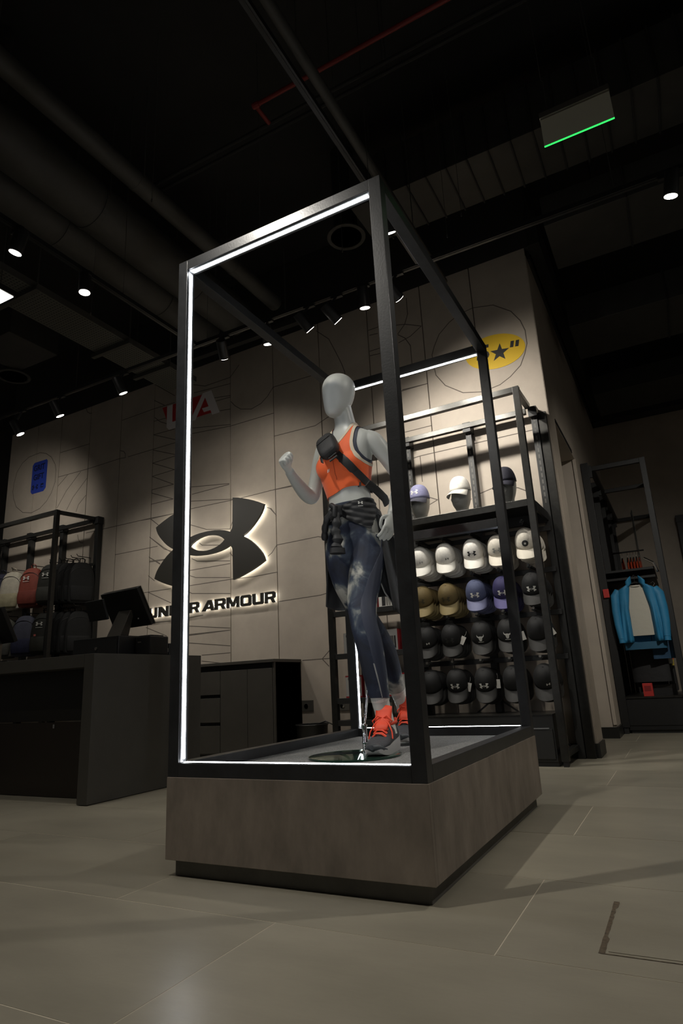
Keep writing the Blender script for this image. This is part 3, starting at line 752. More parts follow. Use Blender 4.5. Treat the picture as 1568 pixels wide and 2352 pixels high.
ROUND = on_crown(shape2d([[(.024 * cos(i * pi / 12), .055 + .024 * sin(i * pi / 12)) for i in range(24)]], .001))
ROUND_IN = on_crown(shape2d([[(.008 * cos(i * pi / 8), .055 + .008 * sin(i * pi / 8)) for i in range(16)]], .001), .0036)
crown_b, brim_b, button_b = cap_meshes()
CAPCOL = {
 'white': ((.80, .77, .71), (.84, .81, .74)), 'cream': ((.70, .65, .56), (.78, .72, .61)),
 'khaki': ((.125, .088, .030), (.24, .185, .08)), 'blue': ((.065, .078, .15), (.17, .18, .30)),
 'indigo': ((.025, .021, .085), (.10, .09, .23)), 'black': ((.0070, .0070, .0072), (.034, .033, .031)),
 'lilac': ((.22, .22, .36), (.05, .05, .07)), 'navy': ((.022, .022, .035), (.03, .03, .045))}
PROTO = {}
def cap_proto(cl):
    if cl in PROTO: return PROTO[cl]
    a, b_ = CAPCOL[cl]
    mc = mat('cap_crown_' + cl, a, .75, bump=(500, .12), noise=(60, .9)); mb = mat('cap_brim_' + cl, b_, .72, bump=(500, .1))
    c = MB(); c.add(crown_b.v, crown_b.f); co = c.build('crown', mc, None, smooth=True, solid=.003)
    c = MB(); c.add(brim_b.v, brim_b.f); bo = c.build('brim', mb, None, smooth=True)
    c = MB(); c.add(button_b.v, button_b.f); uo = c.build('button', mc, None, smooth=True)
    PROTO[cl] = (co.data, bo.data, uo.data)
    for o in (co, bo, uo): bpy.data.objects.remove(o)
    return PROTO[cl]
EMD = {}
def emb_data(key, vf, m_):
    k = (key, m_.name)
    if k not in EMD:
        o = MB().add(*vf).build('emblem', m_); EMD[k] = o.data; bpy.data.objects.remove(o)
    return EMD[k]
def link(name, data, parent):
    o = bpy.data.objects.new(name, data); col.objects.link(o); o.parent = parent
    if name == 'crown':
        m_ = o.modifiers.new('solid', 'SOLIDIFY'); m_.thickness = .003; m_.offset = 0
    return o
def cap(cl, loc, rot, label, group=None, emblem=None, em=None, full=True):
    t = thing('cap', label, 'cap', loc, group=group); t.rotation_euler = rot
    d = cap_proto(cl)
    link('crown', d[0], t); link('brim', d[1], t)
    if full: link('button', d[2], t)
    if emblem == 'emb': link('emblem', emb_data('e', EMB_CAP, em), t)
    if emblem == 'small': link('emblem', emb_data('s', EMB_SM, em), t)
    if emblem == 'bull':
        link('emblem', emb_data('b', BULL, em), t); link('emblem_line', emb_data('bl', BULL_LINE, em), t)
    if emblem == 'round':
        link('patch', emb_data('r', ROUND, em), t); link('patch_centre', emb_data('ri', ROUND_IN, M_OFFWHITE), t)
    return t
M_DKPRINT = mat('dark_print', (.02, .02, .02), .5)
M_GREYPR = mat('grey_print', (.30, .30, .27), .5)
M_WHPRINT = mat('white_print', (.66, .65, .60), .5)
M_OLIVEPR = mat('olive_print', (.05, .04, .015), .6)
us = [-1.135, -.925, -.688, -.478, -.252]
rows = [
 (1.60, [('white', 'small', M_GREYPR), ('white', 'small', M_DKPRINT), ('white', 'emb', M_DKPRINT), ('cream', 'emb', M_GREYPR), ('cream', 'round', M_DKPRINT)]),
 (1.27, [('khaki', 'emb', M_OLIVEPR), ('khaki', 'emb', M_OLIVEPR), ('blue', 'emb', M_WHPRINT), ('indigo', 'emb', M_WHPRINT), ('black', 'emb', M_WHPRINT)]),
 (.945, [('black', 'small', M_WHPRINT), ('black', 'emb', M_DKPRINT), ('black', 'bull', M_WHPRINT), ('black', 'bull', M_WHPRINT), ('black', None, None)]),
 (.595, [('black', None, None), ('black', 'emb', M_WHPRINT), ('black', 'emb', M_WHPRINT), ('black', None, None), ('black', 'small', M_WHPRINT)])]
rname = ['top row', 'second row', 'third row', 'bottom row']
cname = ['leftmost', 'second from left', 'middle', 'second from right', 'rightmost']
ename = {'emb': 'arc emblem', 'small': 'small arc emblem', 'bull': 'white bull-head emblem', 'round': 'round dark patch', None: 'plain front'}
cword = {'white': 'white', 'cream': 'cream', 'khaki': 'khaki', 'blue': 'slate blue', 'indigo': 'indigo', 'black': 'black'}
BEH = ['directly behind', 'second behind', 'third behind', 'fourth behind']
M_TAG = mat('price_tag', (.55, .53, .48), .6)
for ri, (z, cs) in enumerate(rows):
    for ci, (cl, em, mm) in enumerate(cs):
        u = us[ci] + random.uniform(-.008, .008)
        zz = z + (.02 if ci == 4 and ri == 0 else 0)
        tl = radians(40 + random.uniform(-3, 3))
        lab = f'{cword[cl]} cap with {ename[em]}, {cname[ci]} in the {rname[ri]}'
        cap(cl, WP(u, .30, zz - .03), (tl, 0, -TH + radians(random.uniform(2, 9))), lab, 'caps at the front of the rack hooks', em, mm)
        n = 4 if ri < 2 else 3
        for k in range(1, n + 1):
            c2 = 'khaki' if cl == 'khaki' else cl
            cap(c2, WP(u + .004 * k + random.uniform(-.004, .004), .30 - .048 * k, zz - .03 - .004 * k), (tl + radians(random.uniform(-3, 3)), 0, -TH + radians(random.uniform(2, 9))),
                f'{cword[cl]} cap nested {BEH[k - 1]} the {cname[ci]} cap of the {rname[ri]}', f'nested caps, {rname[ri]} {cname[ci]}', None, None, False)
        # hook with its black clip, part of the rack
        hk = MB(); x = u + 1.0
        hk.bar((x, -.09, zz + .135), (x, -.36, zz + .125), .012, .012)
        ho = hk.build('hook', M_BLACK, rk)
        MB().box(x - .018, x + .018, -.375, -.12, zz + .128, zz + .140).build('clip', M_RACKDK, ho, bevel=.002)
        MB().lathe([(.010, 0), (.010, .012)], 10, (x, -.375, zz + .145), Matrix.Rotation(pi / 2, 3, 'X')).build('hook_tip', M_GREYMET if ri > 1 else M_BLACK, ho)
for i, (u, d, z, n) in enumerate([(-.835, .33, .90, 'third row middle'), (-.83, .31, .545, 'bottom row left'), (-.60, .31, .56, 'bottom row middle'), (-.37, .31, .90, 'third row right'), (-.155, .30, .92, 'third row far right')]):
    t = thing('price_tag', f'small white price tag hanging by the {n} cap', 'tag', WP(u, d, z), -TH + .4, group='price tags on caps', ry=.5 - i * .25)
    MB().box(-.018, .018, -.0008, .0008, -.035, .03).build('card', M_TAG, t)
    MB().tube([(0, 0, .03), (.004, .002, .055), (0, .004, .075)], .0008, 4).build('string', M_TAG, t)

# ---- display heads with caps on the shelf
def head_rings(s=1.0):
    prof = [(0, .062, .062, .008), (.03, .054, .056, .008), (.062, .052, .058, .004), (.082, .054, .082, -.016), (.105, .064, .096, -.016), (.14, .074, .103, -.010), (.185, .078, .102, 0), (.235, .080, .102, .006), (.275, .070, .09, .010), (.30, .045, .06, .012), (.31, .012, .016, .012)]
    out = []
    for z, a, b_, dy in prof:
        out.append([Vector((a * cos(2 * pi * j / 28) * s, (b_ * sin(2 * pi * j / 28) + dy) * s, z * s)) for j in range(28)])
    return out
for (u, cl, cname_, rz) in ((-1.10, 'lilac', 'lilac', -.1), (-.735, 'white', 'white', -.2), (-.355, 'navy', 'dark navy', -.15)):
    t = thing('hat_bust', f'grey abstract hat bust wearing the {cname_} cap', 'bust', WP(u, .30, 1.892), -TH + rz, group='heads on the rack shelf')
    MB().loft(head_rings(.96)).build('bust', M_HEADS, t, smooth=True, sub=1)
    MB().lathe([(.012, 0), (.03, 0), (.022, .012), (.006, .018)], 12, (0, -.101, .135), Matrix.Rotation(pi / 2, 3, 'X') @ Matrix.Diagonal((1.4, 1.2, 1))).build('nose_pad', M_HEADS, t, smooth=True)
    cap(cl, WP(u, .308, 1.892 + .218), (radians(6), 0, -TH + rz), f'{cname_} cap worn by a hat bust on the rack shelf', 'caps on hat busts', 'emb' if cl == 'lilac' else ('small' if cl == 'white' else None), M_WHPRINT)

# ---- product boxes on the small shelves
M_BOXW = mat('box_white', (.60, .58, .54), .5); M_BOXR = mat('box_red', (.42, .03, .035), .5); M_PHOTO = mat('box_photo_grey', (.20, .19, .17), .5); M_BXK = mat('box_black_panel', (.02, .02, .02), .5, noise=(70, .3))
rown = {1.205: 'upper shelf', .853: 'middle shelf', .497: 'lower shelf'}
for z in (1.205, .853, .497):
    red = z == .497
    for k, (x, nm) in enumerate(((-.835, 'beside the left post'), (-.655, 'in the middle'), (-.475, 'near the caps'), (-.31, 'against the caps'))):
        if k == 3 and z != .497: continue
        u = x - 1.05
        t = thing('product_box', f'white boxed underwear {"with red edges " if red else ""}on the {rown[z]}, {nm}', 'box', WP(u + .07, .26, z), -TH, group='boxed goods')
        w, h, dd = .075, .182, .10
        MB().box(-w, w, -dd, dd, 0, h).build('carton', M_BOXW, t, bevel=.001)
        MB().box(-w - .0006, -w, -dd, dd, 0, h).build('side_print', M_BOXR, t)
        MB().box(w, w + .0006, -dd, dd, 0, h).build('side_print', M_BOXR, t)
        if red or z == 1.205:
            MB().box(-w, w, -dd - .0006, -dd, 0, .014).build('base_band', M_BOXR, t)
        if red: MB().box(-w, w, -dd - .0006, -dd, h - .012, h).build('top_band', M_BOXR, t)
        MB().box(-.045, -.012, -dd - .0008, -dd, .028, .128).build('text_panel', M_BXK, t)
        MB().box(.046, .058, -dd - .0008, -dd, .028, .128).build('text_panel', M_BXK, t)
        legs = [(-.008, .128), (-.010, .075), (-.004, .028), (.012, .028), (.016, .07), (.020, .028), (.036, .028), (.042, .075), (.040, .128)]
        MB().add(*upright(shape2d([legs], .001), -dd - .001)).build('photo_print', M_PHOTO, t)
        MB().add(*upright(shape2d(emb_scaled(.022, -.035, .155), .001), -dd - .001)).build('emblem', M_BXK, t)

# ================================================================== BACKPACK RACK
pk = thing('backpack_rack', 'tall black metal wall rack of backpacks at the left', 'rack', WP(-5.60, 0, 0), -TH)
def kb_(name, m_, u0, u1, d0, d1, z0, z1, par=None, bv=.002):
    return MB().box(u0 + 5.6, u1 + 5.6, -d1, -d0, z0, z1).build(name, m_, par or pk, bevel=bv)
for u in (-5.69, -7.48):
    kb_('front_post', M_RACK, u, u + .05, .47, .52, .0, 2.80)
kb_('top_rail', M_RACK, -7.43, -5.69, .472, .518, 2.752, 2.80)
kb_('top_rail', M_RACK, -7.43, -5.50, .06, .105, 2.70, 2.745)
for u0, u1 in ((-5.665, -5.50), (-7.455, -7.40)):
    MB().bar((u0 + 5.6, -.47, 2.776), (u1 + 5.6, -.09, 2.745), .042, .042).build('side_rail', M_RACK, pk)
for u in (-5.475, -6.135, -6.78, -7.35):
    p = kb_('slotted_upright', M_RACKDK, u - .03, u + .03, .002, .07, 0, 2.76)
    kb_('top_bracket', M_BLACK, u - .045, u + .045, .002, .09, 2.68, 2.77, p)
for z in (2.165, 1.60):
    kb_('hang_rail', M_RACKDK, -7.4, -5.46, .09, .115, z - .015, z + .015)
kb_('lower_shelf', M_RACKDK, -7.4, -5.46, .02, .46, .70, .73)
def backpack(loc, rz, label, body, pocket, emb=True, tagc=None, group=None, h=.50):
    t = thing('backpack', label, 'backpack', loc, rz, group=group)
    mb_ = mat('pack_' + str(body), body, .75, noise=(18, .86), bump=(14, .5)); mp_ = mat('pack_' + str(pocket), pocket, .75, noise=(18, .86), bump=(14, .5))
    rings = []
    for z, a, d in ((0, .13, .075), (.015, .148, .088), (.10, .155, .10), (.25, .152, .10), (.38, .140, .088), (.455, .112, .066), (.49, .072, .042), (.50, .04, .02)):
        rings.append([Vector((a * math.copysign(abs(cos(q)) ** .6, cos(q)) * (1 + .02 * sin(5 * q + z * 30)), d * math.copysign(abs(sin(q)) ** .7, sin(q)), z * h / .5 - h)) for q in [2 * pi * j / 28 for j in range(28)]])
    MB().loft(rings).build('body', mb_, t, smooth=True, sub=1)
    rings = []
    for z, a, d in ((.02, .10, .0), (.03, .125, .05), (.12, .135, .062), (.20, .130, .045), (.225, .12, .0)):
        rings.append([Vector((a * math.copysign(abs(cos(q)) ** .55, cos(q)), -.075 - max(-d * sin(q) if sin(q) < 0 else 0, 0) - .0, z * h / .5 - h)) for q in [2 * pi * j / 24 for j in range(24)]])
    MB().loft(rings).build('front_pocket', mp_, t, smooth=True, sub=1)
    MB().tube([(-.028, .02, -.015), (-.03, .0, .035), (0, -.01, .052), (.03, 0, .035), (.028, .02, -.015)], .009, 8, squash=.5).build('top_handle', mb_, t, smooth=True)
    for s_ in (-1, 1):
        MB().tube([(s_ * .05, .07, -.04), (s_ * .075, .115, -.12), (s_ * .10, .125, -.26), (s_ * .125, .10, -.40), (s_ * .14, .05, -.46)], .020, 8, squash=.35).build('strap', mb_, t, smooth=True)
    MB().tube([(.135 * sin(q), -.058 - .02 * cos(q), -.17 + .10 * cos(q)) for q in [-1.35 + 2.7 * k / 10 for k in range(11)]], .0035, 5).build('zip', M_BLACK, t)
    if emb:
        MB().add(*upright(shape2d(emb_scaled(.055, -.02, -.12 * h / .5 - .02), .002), -.104)).build('emblem', M_WHPRINT, t)
        MB().box(-.062, .022, -.105, -.103, -.185, -.180).build('word_mark', M_WHPRINT, t)
    if tagc:
        MB().box(-.07, -.045, -.118, -.116, -.285, -.262).build('hang_tag', tagc, t)
    return t
ORD = ['first', 'second', 'third', 'fourth']
M_PINK = mat('pink_tag', (.62, .16, .13), .5)
BLK = (.004, .004, .0038); OLV = (.024, .024, .019)
ZR1, ZR2 = 2.215, 1.625
hook_u = []
packs1 = [(-6.98, (.03, .03, .055), (.025, .025, .045), 'navy backpack at the left edge of the upper row', False, M_PINK, .45),
          (-6.76, (.50, .46, .37), (.38, .34, .22), 'cream two-tone backpack in the upper row', False, None, .35),
          (-6.37, (.25, .055, .036), (.21, .042, .028), 'brick red backpack in the upper row', True, None, .35),
          (-6.01, OLV, (.05, .05, .042), 'olive black backpack with white emblem in the upper row', True, None, .40)]
for u, b1, b2, lab, em, tg, rz in packs1:
    backpack(WP(u, .26, ZR1), rz, lab, b1, b2, em, tg, 'backpacks on the upper rail'); hook_u.append((u, ZR1))
for k in range(4):
    backpack(WP(-5.86 + k * .115, .21, ZR1 - .012 * k), 1.1, f'black backpack in the packed upper row, {ORD[k]} from the olive black one', BLK, BLK, False, None, 'black backpacks on the upper rail').scale = (1, .5, 1); hook_u.append((-5.83 + k * .105, ZR1))
packs2 = [(-6.84, (.13, .128, .11), (.115, .113, .10), 'grey backpack behind the till screen in the lower row', False, None, .4),
          (-6.42, (.085, .088, .125), (.028, .031, .075), 'blue two-tone backpack in the lower row', False, M_PINK, .45),
          (-6.06, OLV, (.034, .034, .026), 'olive black backpack with white emblem in the lower row', True, M_PINK, .45)]
for u, b1, b2, lab, em, tg, rz in packs2:
    backpack(WP(u, .26, ZR2), rz, lab, b1, b2, em, tg, 'backpacks on the lower rail'); hook_u.append((u, ZR2))
for k in range(4):
    backpack(WP(-5.88 + k * .12, .21, ZR2 - .01 * k), 1.1, f'black backpack in the packed lower row, {ORD[k]} from the olive black one', BLK, BLK, False, None, 'black backpacks on the lower rail').scale = (1, .5, 1); hook_u.append((-5.86 + k * .115, ZR2))
for u, z in hook_u:
    MB().tube([(u + 5.6, -.10, z - .035), (u + 5.6, -.10, z + .035), (u + 5.6, -.28, z + .030), (u + 5.6, -.30, z + .055)], .005, 6).build('hook', M_BLACK, pk)

# ================================================================== RIGHT-HAND CLOTHES RACK (along the side wall)
M_RACKBK = mat('rack_deep_black', (.0045, .0045, .0045), .5)
rr = thing('clothes_rack', 'tall black metal clothes rack along the side wall at the right', 'rack', (1.1, 5.24, 0))
def rx(name, m_, x0, x1, y0, y1, z0, z1, par=None, bv=.002):
    return MB().box(x0 - 1.1, x1 - 1.1, y0 - 5.24, y1 - 5.24, z0, z1).build(name, m_, par or rr, bevel=bv)
for y in (5.25, 6.09, 6.78, 7.42, 8.1):
    p = rx('slotted_upright', M_RACKBK, 1.06, 1.135, y - .03, y + .03, .06, 2.83)
    rx('top_bracket', M_BLACK, 1.06, 1.165, y - .012, y + .012, 2.66, 2.80, p)
    rx('foot', M_BLACK, 1.075, 1.12, y - .02, y + .02, 0, .06, p)
for y in (5.24, 8.1):
    rx('front_post', M_RACKBK, 1.645, 1.70, y, y + .055, 0, 2.785)
    rx('end_rail', M_RACKBK, 1.14, 1.645, y + .005, y + .05, 2.735, 2.785)
rx('top_rail', M_RACKBK, 1.648, 1.698, 5.295, 8.1, 2.735, 2.785)
rx('top_rail', M_RACKBK, 1.14, 1.19, 5.295, 8.1, 2.735, 2.785)
rx('cross_rail', M_RACKBK, 1.19, 1.645, 6.3, 6.345, 2.735, 2.78)
rx('shelf', M_RACKBK, 1.10, 1.60, 5.30, 6.2, 1.60, 1.625)
rx('shelf', M_RACKBK, 1.10, 1.60, 5.30, 6.2, 1.515, 1.54)
MB().tube([(.04, .12, 1.50), (.40, .12, 1.50)], .011, 8).build('face_out_arm', M_BLACK, rr)
MB().tube([(.02, 1.36, 2.02), (.40, 1.36, 2.02)], .010, 8).build('face_out_arm', M_BLACK, rr)
MB().tube([(.42, .06, 1.72), (.50, .04, 1.66), (.53, .05, 1.56)], .012, 8).build('bracket_hook', M_CHROME, rr)
rc = thing('rack_cabinet', 'low black cabinet under the blue jacket', 'cabinet', (1.12, 5.27, 0))
MB().box(0, .62, 0, 1.2, .03, .33).build('carcass', M_RACKBK, rc, bevel=.003)
MB().box(.02, .60, .02, 1.18, 0, .03).build('toe_kick', M_BLACK, rc)
MB().box(.0, .62, -.008, 0, .075, .315).build('end_panel', M_RACKBK, rc)
MB().box(-.002, .64, -.01, 1.2, .33, .345).build('top', M_RACK, rc)
sb = thing('shoe_box', 'dark shoe box on the cabinet under the hanging clothes', 'box', (1.48, 5.62, .345))
MB().box(-.12, .12, -.16, .16, 0, .10).build('carton', M_RACKBK, sb)
MB().box(-.124, .124, -.164, .164, .075, .105).build('lid', M_RACK, sb)
sb = thing('red_box', 'red box standing on the low black cabinet', 'box', (1.345, 5.38, .345))
MB().box(-.045, .045, -.05, .05, 0, .125).build('carton', M_RED, sb, bevel=.002)
MB().box(-.03, .03, -.052, -.05, .05, .1).build('print_panel', mat('dark_red', (.20, .01, .01), .5), sb)
tg = thing('red_sign_tab', 'small red tab on the edge of the clothes rack', 'tag', (1.115, 5.20, 1.385))
MB().box(-.028, .028, -.003, .003, -.045, .045).build('tab', M_RED, tg, bevel=.006)
MB().box(-.008, .008, .003, .03, -.02, .02).build('clip', M_BLACK, tg)

# hanging shirts: a small row of orange garments on black hangers
M_ORG2 = mat('orange_cloth', (.62, .095, .03), .8, bump=(40, .3))
def hanger(t, y=0.0, w=.20, m_=M_BLACK):
    MB().tube([(0, 0, .0), (0, 0, .03), (.018, 0, .055), (0, 0, .075), (-.016, 0, .062)], .0028, 6).build('hanger_hook', M_CHROME, t)
    MB().tube([(-w, 0, -.075), (-.05, 0, -.012), (0, 0, .0), (.05, 0, -.012), (w, 0, -.075)], .008, 6).build('hanger', m_, t)
for k in range(6):
    x = 1.245 + k * .033 + (.028 if k else 0)
    t = thing('hanging_shirt', f'orange top on a black hanger behind the shelf, {["first", "second", "third", "fourth", "fifth", "sixth"][k]} from the wall', 'top', (x, 6.60, 1.945), pi / 2, group='orange tops in a row')
    hanger(t, w=.17)
    rings = []
    for z, a, d in ((-.015, .045, .010), (-.06, .15, .014), (-.10, .18, .015), (-.30, .17, .016), (-.52, .175, .018)):
        rings.append([Vector((a * cos(q), d * sin(q), z)) for q in [2 * pi * j / 16 for j in range(16)]])
    MB().loft(rings).build('garment', M_ORG2, t, smooth=True)
# acrylic divider
M_ACR = mat('clear_acrylic', (.80, .90, .95), .05, trans=1.0)
t = thing('acrylic_divider', 'tall thin clear acrylic panel standing behind the blue jacket', 'panel', (1.46, 5.9, 1.625), .12)
MB().box(-.004, .004, -.10, .10, 0, .74).build('sheet', M_ACR, t, bevel=.001)
MB().box(-.02, .02, -.15, .15, 0, .012).build('foot', M_BLACK, t)

# blue jacket over a white top, on a hanger
M_JBLUE = mat('jacket_blue', (.016, .17, .33), .62, bump=(22, .25), noise=(9, .9))
M_JDARK = mat('jacket_hem_blue', (.010, .075, .14), .7)
M_TEE = mat('tee_grey_white', (.42, .40, .34), .8, bump=(16, .25))
JL = (1.40, 5.22, 1.47)
t = thing('zip_jacket', 'open bright blue zip jacket on a hanger at the right', 'jacket', JL, radians(4))
hanger(t, w=.19)
def sheet(fn, nu, nv, th_):
    m = MB(); v = [fn(i / nu, j / nv) for j in range(nv + 1) for i in range(nu + 1)]
    f = [(j * (nu + 1) + i, j * (nu + 1) + i + 1, (j + 1) * (nu + 1) + i + 1, (j + 1) * (nu + 1) + i) for j in range(nv) for i in range(nu)]
    return m.add(v, f)
def front(s):
    def fn(u, v_):
        # u 0 outer side .. 1 opening edge ; v 0 shoulder .. 1 hem
        outer = .175 + .012 * v_
        inner = .055 + .05 * min(v_ * 2.2, 1) - .01 * v_
        x = s * (outer + (inner - outer) * u)
        zt = -.075 + .07 * u ** 1.2
        z = zt + (-.60 - zt) * v_
        y = -.055 * sin(pi * min(u * .8 + .1, 1)) - .02 * sin(9 * u + 2 * v_) * v_ - .012
        return (x, y, z)
    return fn
for s in (-1, 1):
    p = sheet(front(s), 14, 18, .005).build('front_panel', M_JBLUE, t, smooth=True, solid=.006)
    MB().tube([front(s)(1, k / 14) for k in range(15)], .004, 6).build('zip_tape', M_JDARK, p)
sheet(lambda u, v_: (.19 - .38 * u, .045 * sin(pi * u) + .02, -.06 - .02 * abs(u - .5) * 2 - .56 * v_), 14, 12, .005).build('back_panel', M_JBLUE, t, smooth=True, solid=.006)
for s in (-1, 1):
    pts = [(s * .165, -.005, -.075), (s * .20, -.01, -.13), (s * .215, -.02, -.28), (s * .215, -.03, -.42), (s * .205, -.04, -.56)]
    so_ = MB().tube(pts, [.045, .056, .050, .044, .038], 14, squash=.75).build('sleeve', M_JBLUE, t, smooth=True)
    MB().tube([pts[-1], (s * .204, -.041, -.60)], .036, 14, squash=.75).build('cuff', M_JBLUE, so_, smooth=True)
    cl = sheet(lambda u, v_: (s * (.035 + .055 * u), -.02 - .035 * sin(pi * u * .8) - .01 * v_, -.01 + .075 * v_ - .055 * u), 8, 4, .004).build('collar', M_JBLUE, t, smooth=True, solid=.006)
MB().loft([[Vector((.19 * cos(q), .045 * sin(q) + .01, z)) for q in [2 * pi * j / 24 for j in range(24)]] for z in (-.60, -.63, -.67)]).build('hem', M_JDARK, t, smooth=True)
tt = thing('hanging_tee', 'off-white top hanging inside the open blue jacket', 'top', (JL[0], JL[1] + .0, JL[2] - .002), radians(4))
MB().loft([[Vector((a * cos(q), .022 * sin(q) - .006, z)) for q in [2 * pi * j / 24 for j in range(24)]] for z, a in ((-.030, .055), (-.055, .10), (-.09, .135), (-.30, .13), (-.535, .135))]).build('garment', M_TEE, tt, smooth=True)
MB().tube([(.05 * cos(q), -.018 + .02 * sin(q), -.032 - .012 * abs(sin(q))) for q in [pi + pi * k / 10 for k in range(11)]], .004, 6).build('neck_rib', M_TEE, tt)
MB().box(-.018, .018, .0, .003, -.045, -.030).build('neck_label', M_BLACK, tt)
for k, (x, y, zz_, mcol, nm) in enumerate(((1.56, 5.34, 1.40, (.008, .04, .085), 'dark blue'), (1.50, 5.45, 1.40, (.012, .012, .014), 'black'), (1.585, 5.52, 1.35, (.5, .48, .42), 'white'))):
    t = thing('hanging_shirt', f'{nm} top hanging behind the blue jacket', 'top', (x, y, zz_), .5, group='clothes behind the blue jacket')
    hanger(t, w=.13)
    MB().loft([[Vector((a * cos(q) * (.22 if k == 2 else 1), .02 * sin(q), z)) for q in [2 * pi * j / 18 for j in range(18)]] for z, a in ((-.02, .05), (-.07, .13), (-.30, .12), (-.70, .125))]).build('garment', mat('cloth_' + nm, mcol, .75, bump=(20, .3)), t, smooth=True)
t = thing('hanging_sleeve', 'orange and yellow garment hanging low behind the jacket', 'top', (1.60, 5.6, 1.05), .4)
MB().tube([(0, 0, 0), (.004, 0, -.1), (.0, 0, -.24), (-.004, 0, -.36)], [.03, .042, .04, .035], 12, squash=.6).build('garment', M_ORG2, t, smooth=True)
MB().tube([(-.004, 0, -.36), (-.006, 0, -.42)], .034, 12, squash=.6).build('cuff', mat('yellow_cloth', (.42, .33, .05), .8), t, smooth=True)
for k in range(7):
    t = thing('hanging_shirt', f'black top in the row behind the blue jacket, {["first", "second", "third", "fourth", "fifth", "sixth", "seventh"][k]} from the front', 'top', (1.40 + .02 * (k % 3), 5.42 + k * .11, 1.44), .05 * (k % 3 - 1), group='black tops along the side wall')
    hanger(t, w=.17)
    MB().loft([[Vector((a * cos(q), .035 * sin(q), z)) for q in [2 * pi * j / 18 for j in range(18)]] for z, a in ((-.02, .05), (-.07, .16), (-.30, .17), (-.96 - .05 * (k % 3), .175))]).build('garment', mat('cloth_black2', (.008, .008, .009), .75, bump=(20, .3)), t, smooth=True)
MB().tube([(.31, .12, 1.515), (.31, 1.1, 1.515)], .010, 8).build('hang_rail', M_BLACK, rr)
# upright post on the far wall
t = thing('wall_post', 'black slotted upright on the far wall at the right edge', 'post', (1.99, 8.14, 0))
MB().box(-.045, .045, -.05, .05, .0, 2.70).build('upright', M_RACKDK, t, bevel=.003)
MB().box(-.05, .085, -.06, .05, 2.60, 2.70).build('top_bracket', M_BLACK, t)

# ================================================================== CEILING SERVICES
def rod(par, p, q, r=.006, m_=None): return MB().tube([p, q], r, 6).build('hanger_rod', m_ or M_DUCT, par)
def duct(label, x, z, r, y0, y1, m_=M_DUCT):
    t = thing('air_duct', label, 'duct', (x, y0, z))
    MB().tube([(0, 0, 0), (0, y1 - y0, 0)], r, 28).build('duct_shell', m_, t, smooth=True)
    n = int((y1 - y0) / 1.2)
    for k in range(1, n + 1):
        MB().tube([(0, k * 1.2 - .02, 0), (0, k * 1.2 + .02, 0)], r * 1.03, 28).build('joint_band', m_, t)
        for s in (-1, 1): rod(t, (s * r * 1.03, k * 1.2, 0), (s * r * 1.03, k * 1.2, 5.3 - z), .005)
    return t
duct('wide round grey air duct above the cash counter', -1.87, 4.42, .20, -2.6, 2.9)
duct('second round grey air duct left of the wide one', -2.275, 4.40, .185, -2.6, 2.9)
duct('slim round grey pipe beside the air ducts', -1.38, 4.42, .075, -2.6, 2.9)
t = thing('vertical_pipe', 'dark vertical pipe rising at the top left', 'pipe', (-1.86, .16, 4.55))
MB().tube([(0, 0, .78), (0, 0, .06), (-.02, .02, .0), (-.09, .05, -.05)], .055, 16).build('pipe', M_CEIL, t, smooth=True)
t = thing('bracket_beam', 'dark horizontal bracket at the wall end of the air ducts', 'bracket', (-2.0, 2.88, 4.12))
MB().box(-.75, .9, -.03, .03, -.03, .03).build('beam', M_CEIL, t)
for x in (-.6, .1, .75): rod(t, (x, 0, .03), (x, 0, 1.18), .008)
t = thing('grey_pipe', 'straight grey pipe running above the display frame', 'pipe', (.428, -2.5, 3.93))
MB().tube([(0, 0, 0), (0, 5.3, 0)], .032, 14).build('pipe', M_DUCT, t, smooth=True)
for y in (1.1, 2.9, 4.6): rod(t, (0, y, .034), (0, y, 1.37), .004)
t = thing('sprinkler_pipe', 'thin red sprinkler pipe across the dark ceiling', 'pipe', (-.306, 1.06, 4.6))
MB().tube([(3.6, 0, 0), (.02, 0, 0), (0, .02, 0), (0, .17, 0)], .016, 10).build('pipe', M_REDPIPE, t, smooth=True)
MB().tube([(-.02, 0, 0), (.03, 0, 0)], .022, 10).build('elbow_fitting', M_REDPIPE, t)
for x in (.6, 2.0): rod(t, (x, 0, .016), (x, 0, .7), .004)
for k in (0, 1):
    t = thing('conduit', f'thin dark conduit across the ceiling, {"front" if k == 0 else "rear"} of the pair', 'conduit', (-1.6, 1.25 + k * .07, 4.62))
    MB().tube([(0, 0, 0), (5.0, 0, 0)], .014, 8).build('pipe', M_CEIL, t, smooth=True)
    rod(t, (2.2, 0, .014), (2.2, 0, .68), .004)
M_TRAY = mat('perforated_tray', (.075, .075, .062), .6)
ntt = M_TRAY.node_tree; tcx = ntt.nodes.new('ShaderNodeTexCoord'); vr = ntt.nodes.new('ShaderNodeTexVoronoi'); vr.inputs['Scale'].default_value = 34; vr.inputs['Randomness'].default_value = 0
rmp = ntt.nodes.new('ShaderNodeMapRange'); rmp.inputs[1].default_value = .25; rmp.inputs[2].default_value = .32; mx_ = ntt.nodes.new('ShaderNodeMix'); mx_.data_type = 'RGBA'
mx_.inputs[6].default_value = (.01, .01, .009, 1); mx_.inputs[7].default_value = (.075, .075, .062, 1)
ntt.links.new(tcx.outputs['Object'], vr.inputs['Vector']); ntt.links.new(vr.outputs['Distance'], rmp.inputs[0]); ntt.links.new(rmp.outputs[0], mx_.inputs[0]); ntt.links.new(mx_.outputs[2], ntt.nodes['Principled BSDF'].inputs['Base Color'])
t = thing('cable_tray', 'perforated grey cable tray hanging left of the ducts', 'cable tray', (-2.71, -1.0, 3.9))
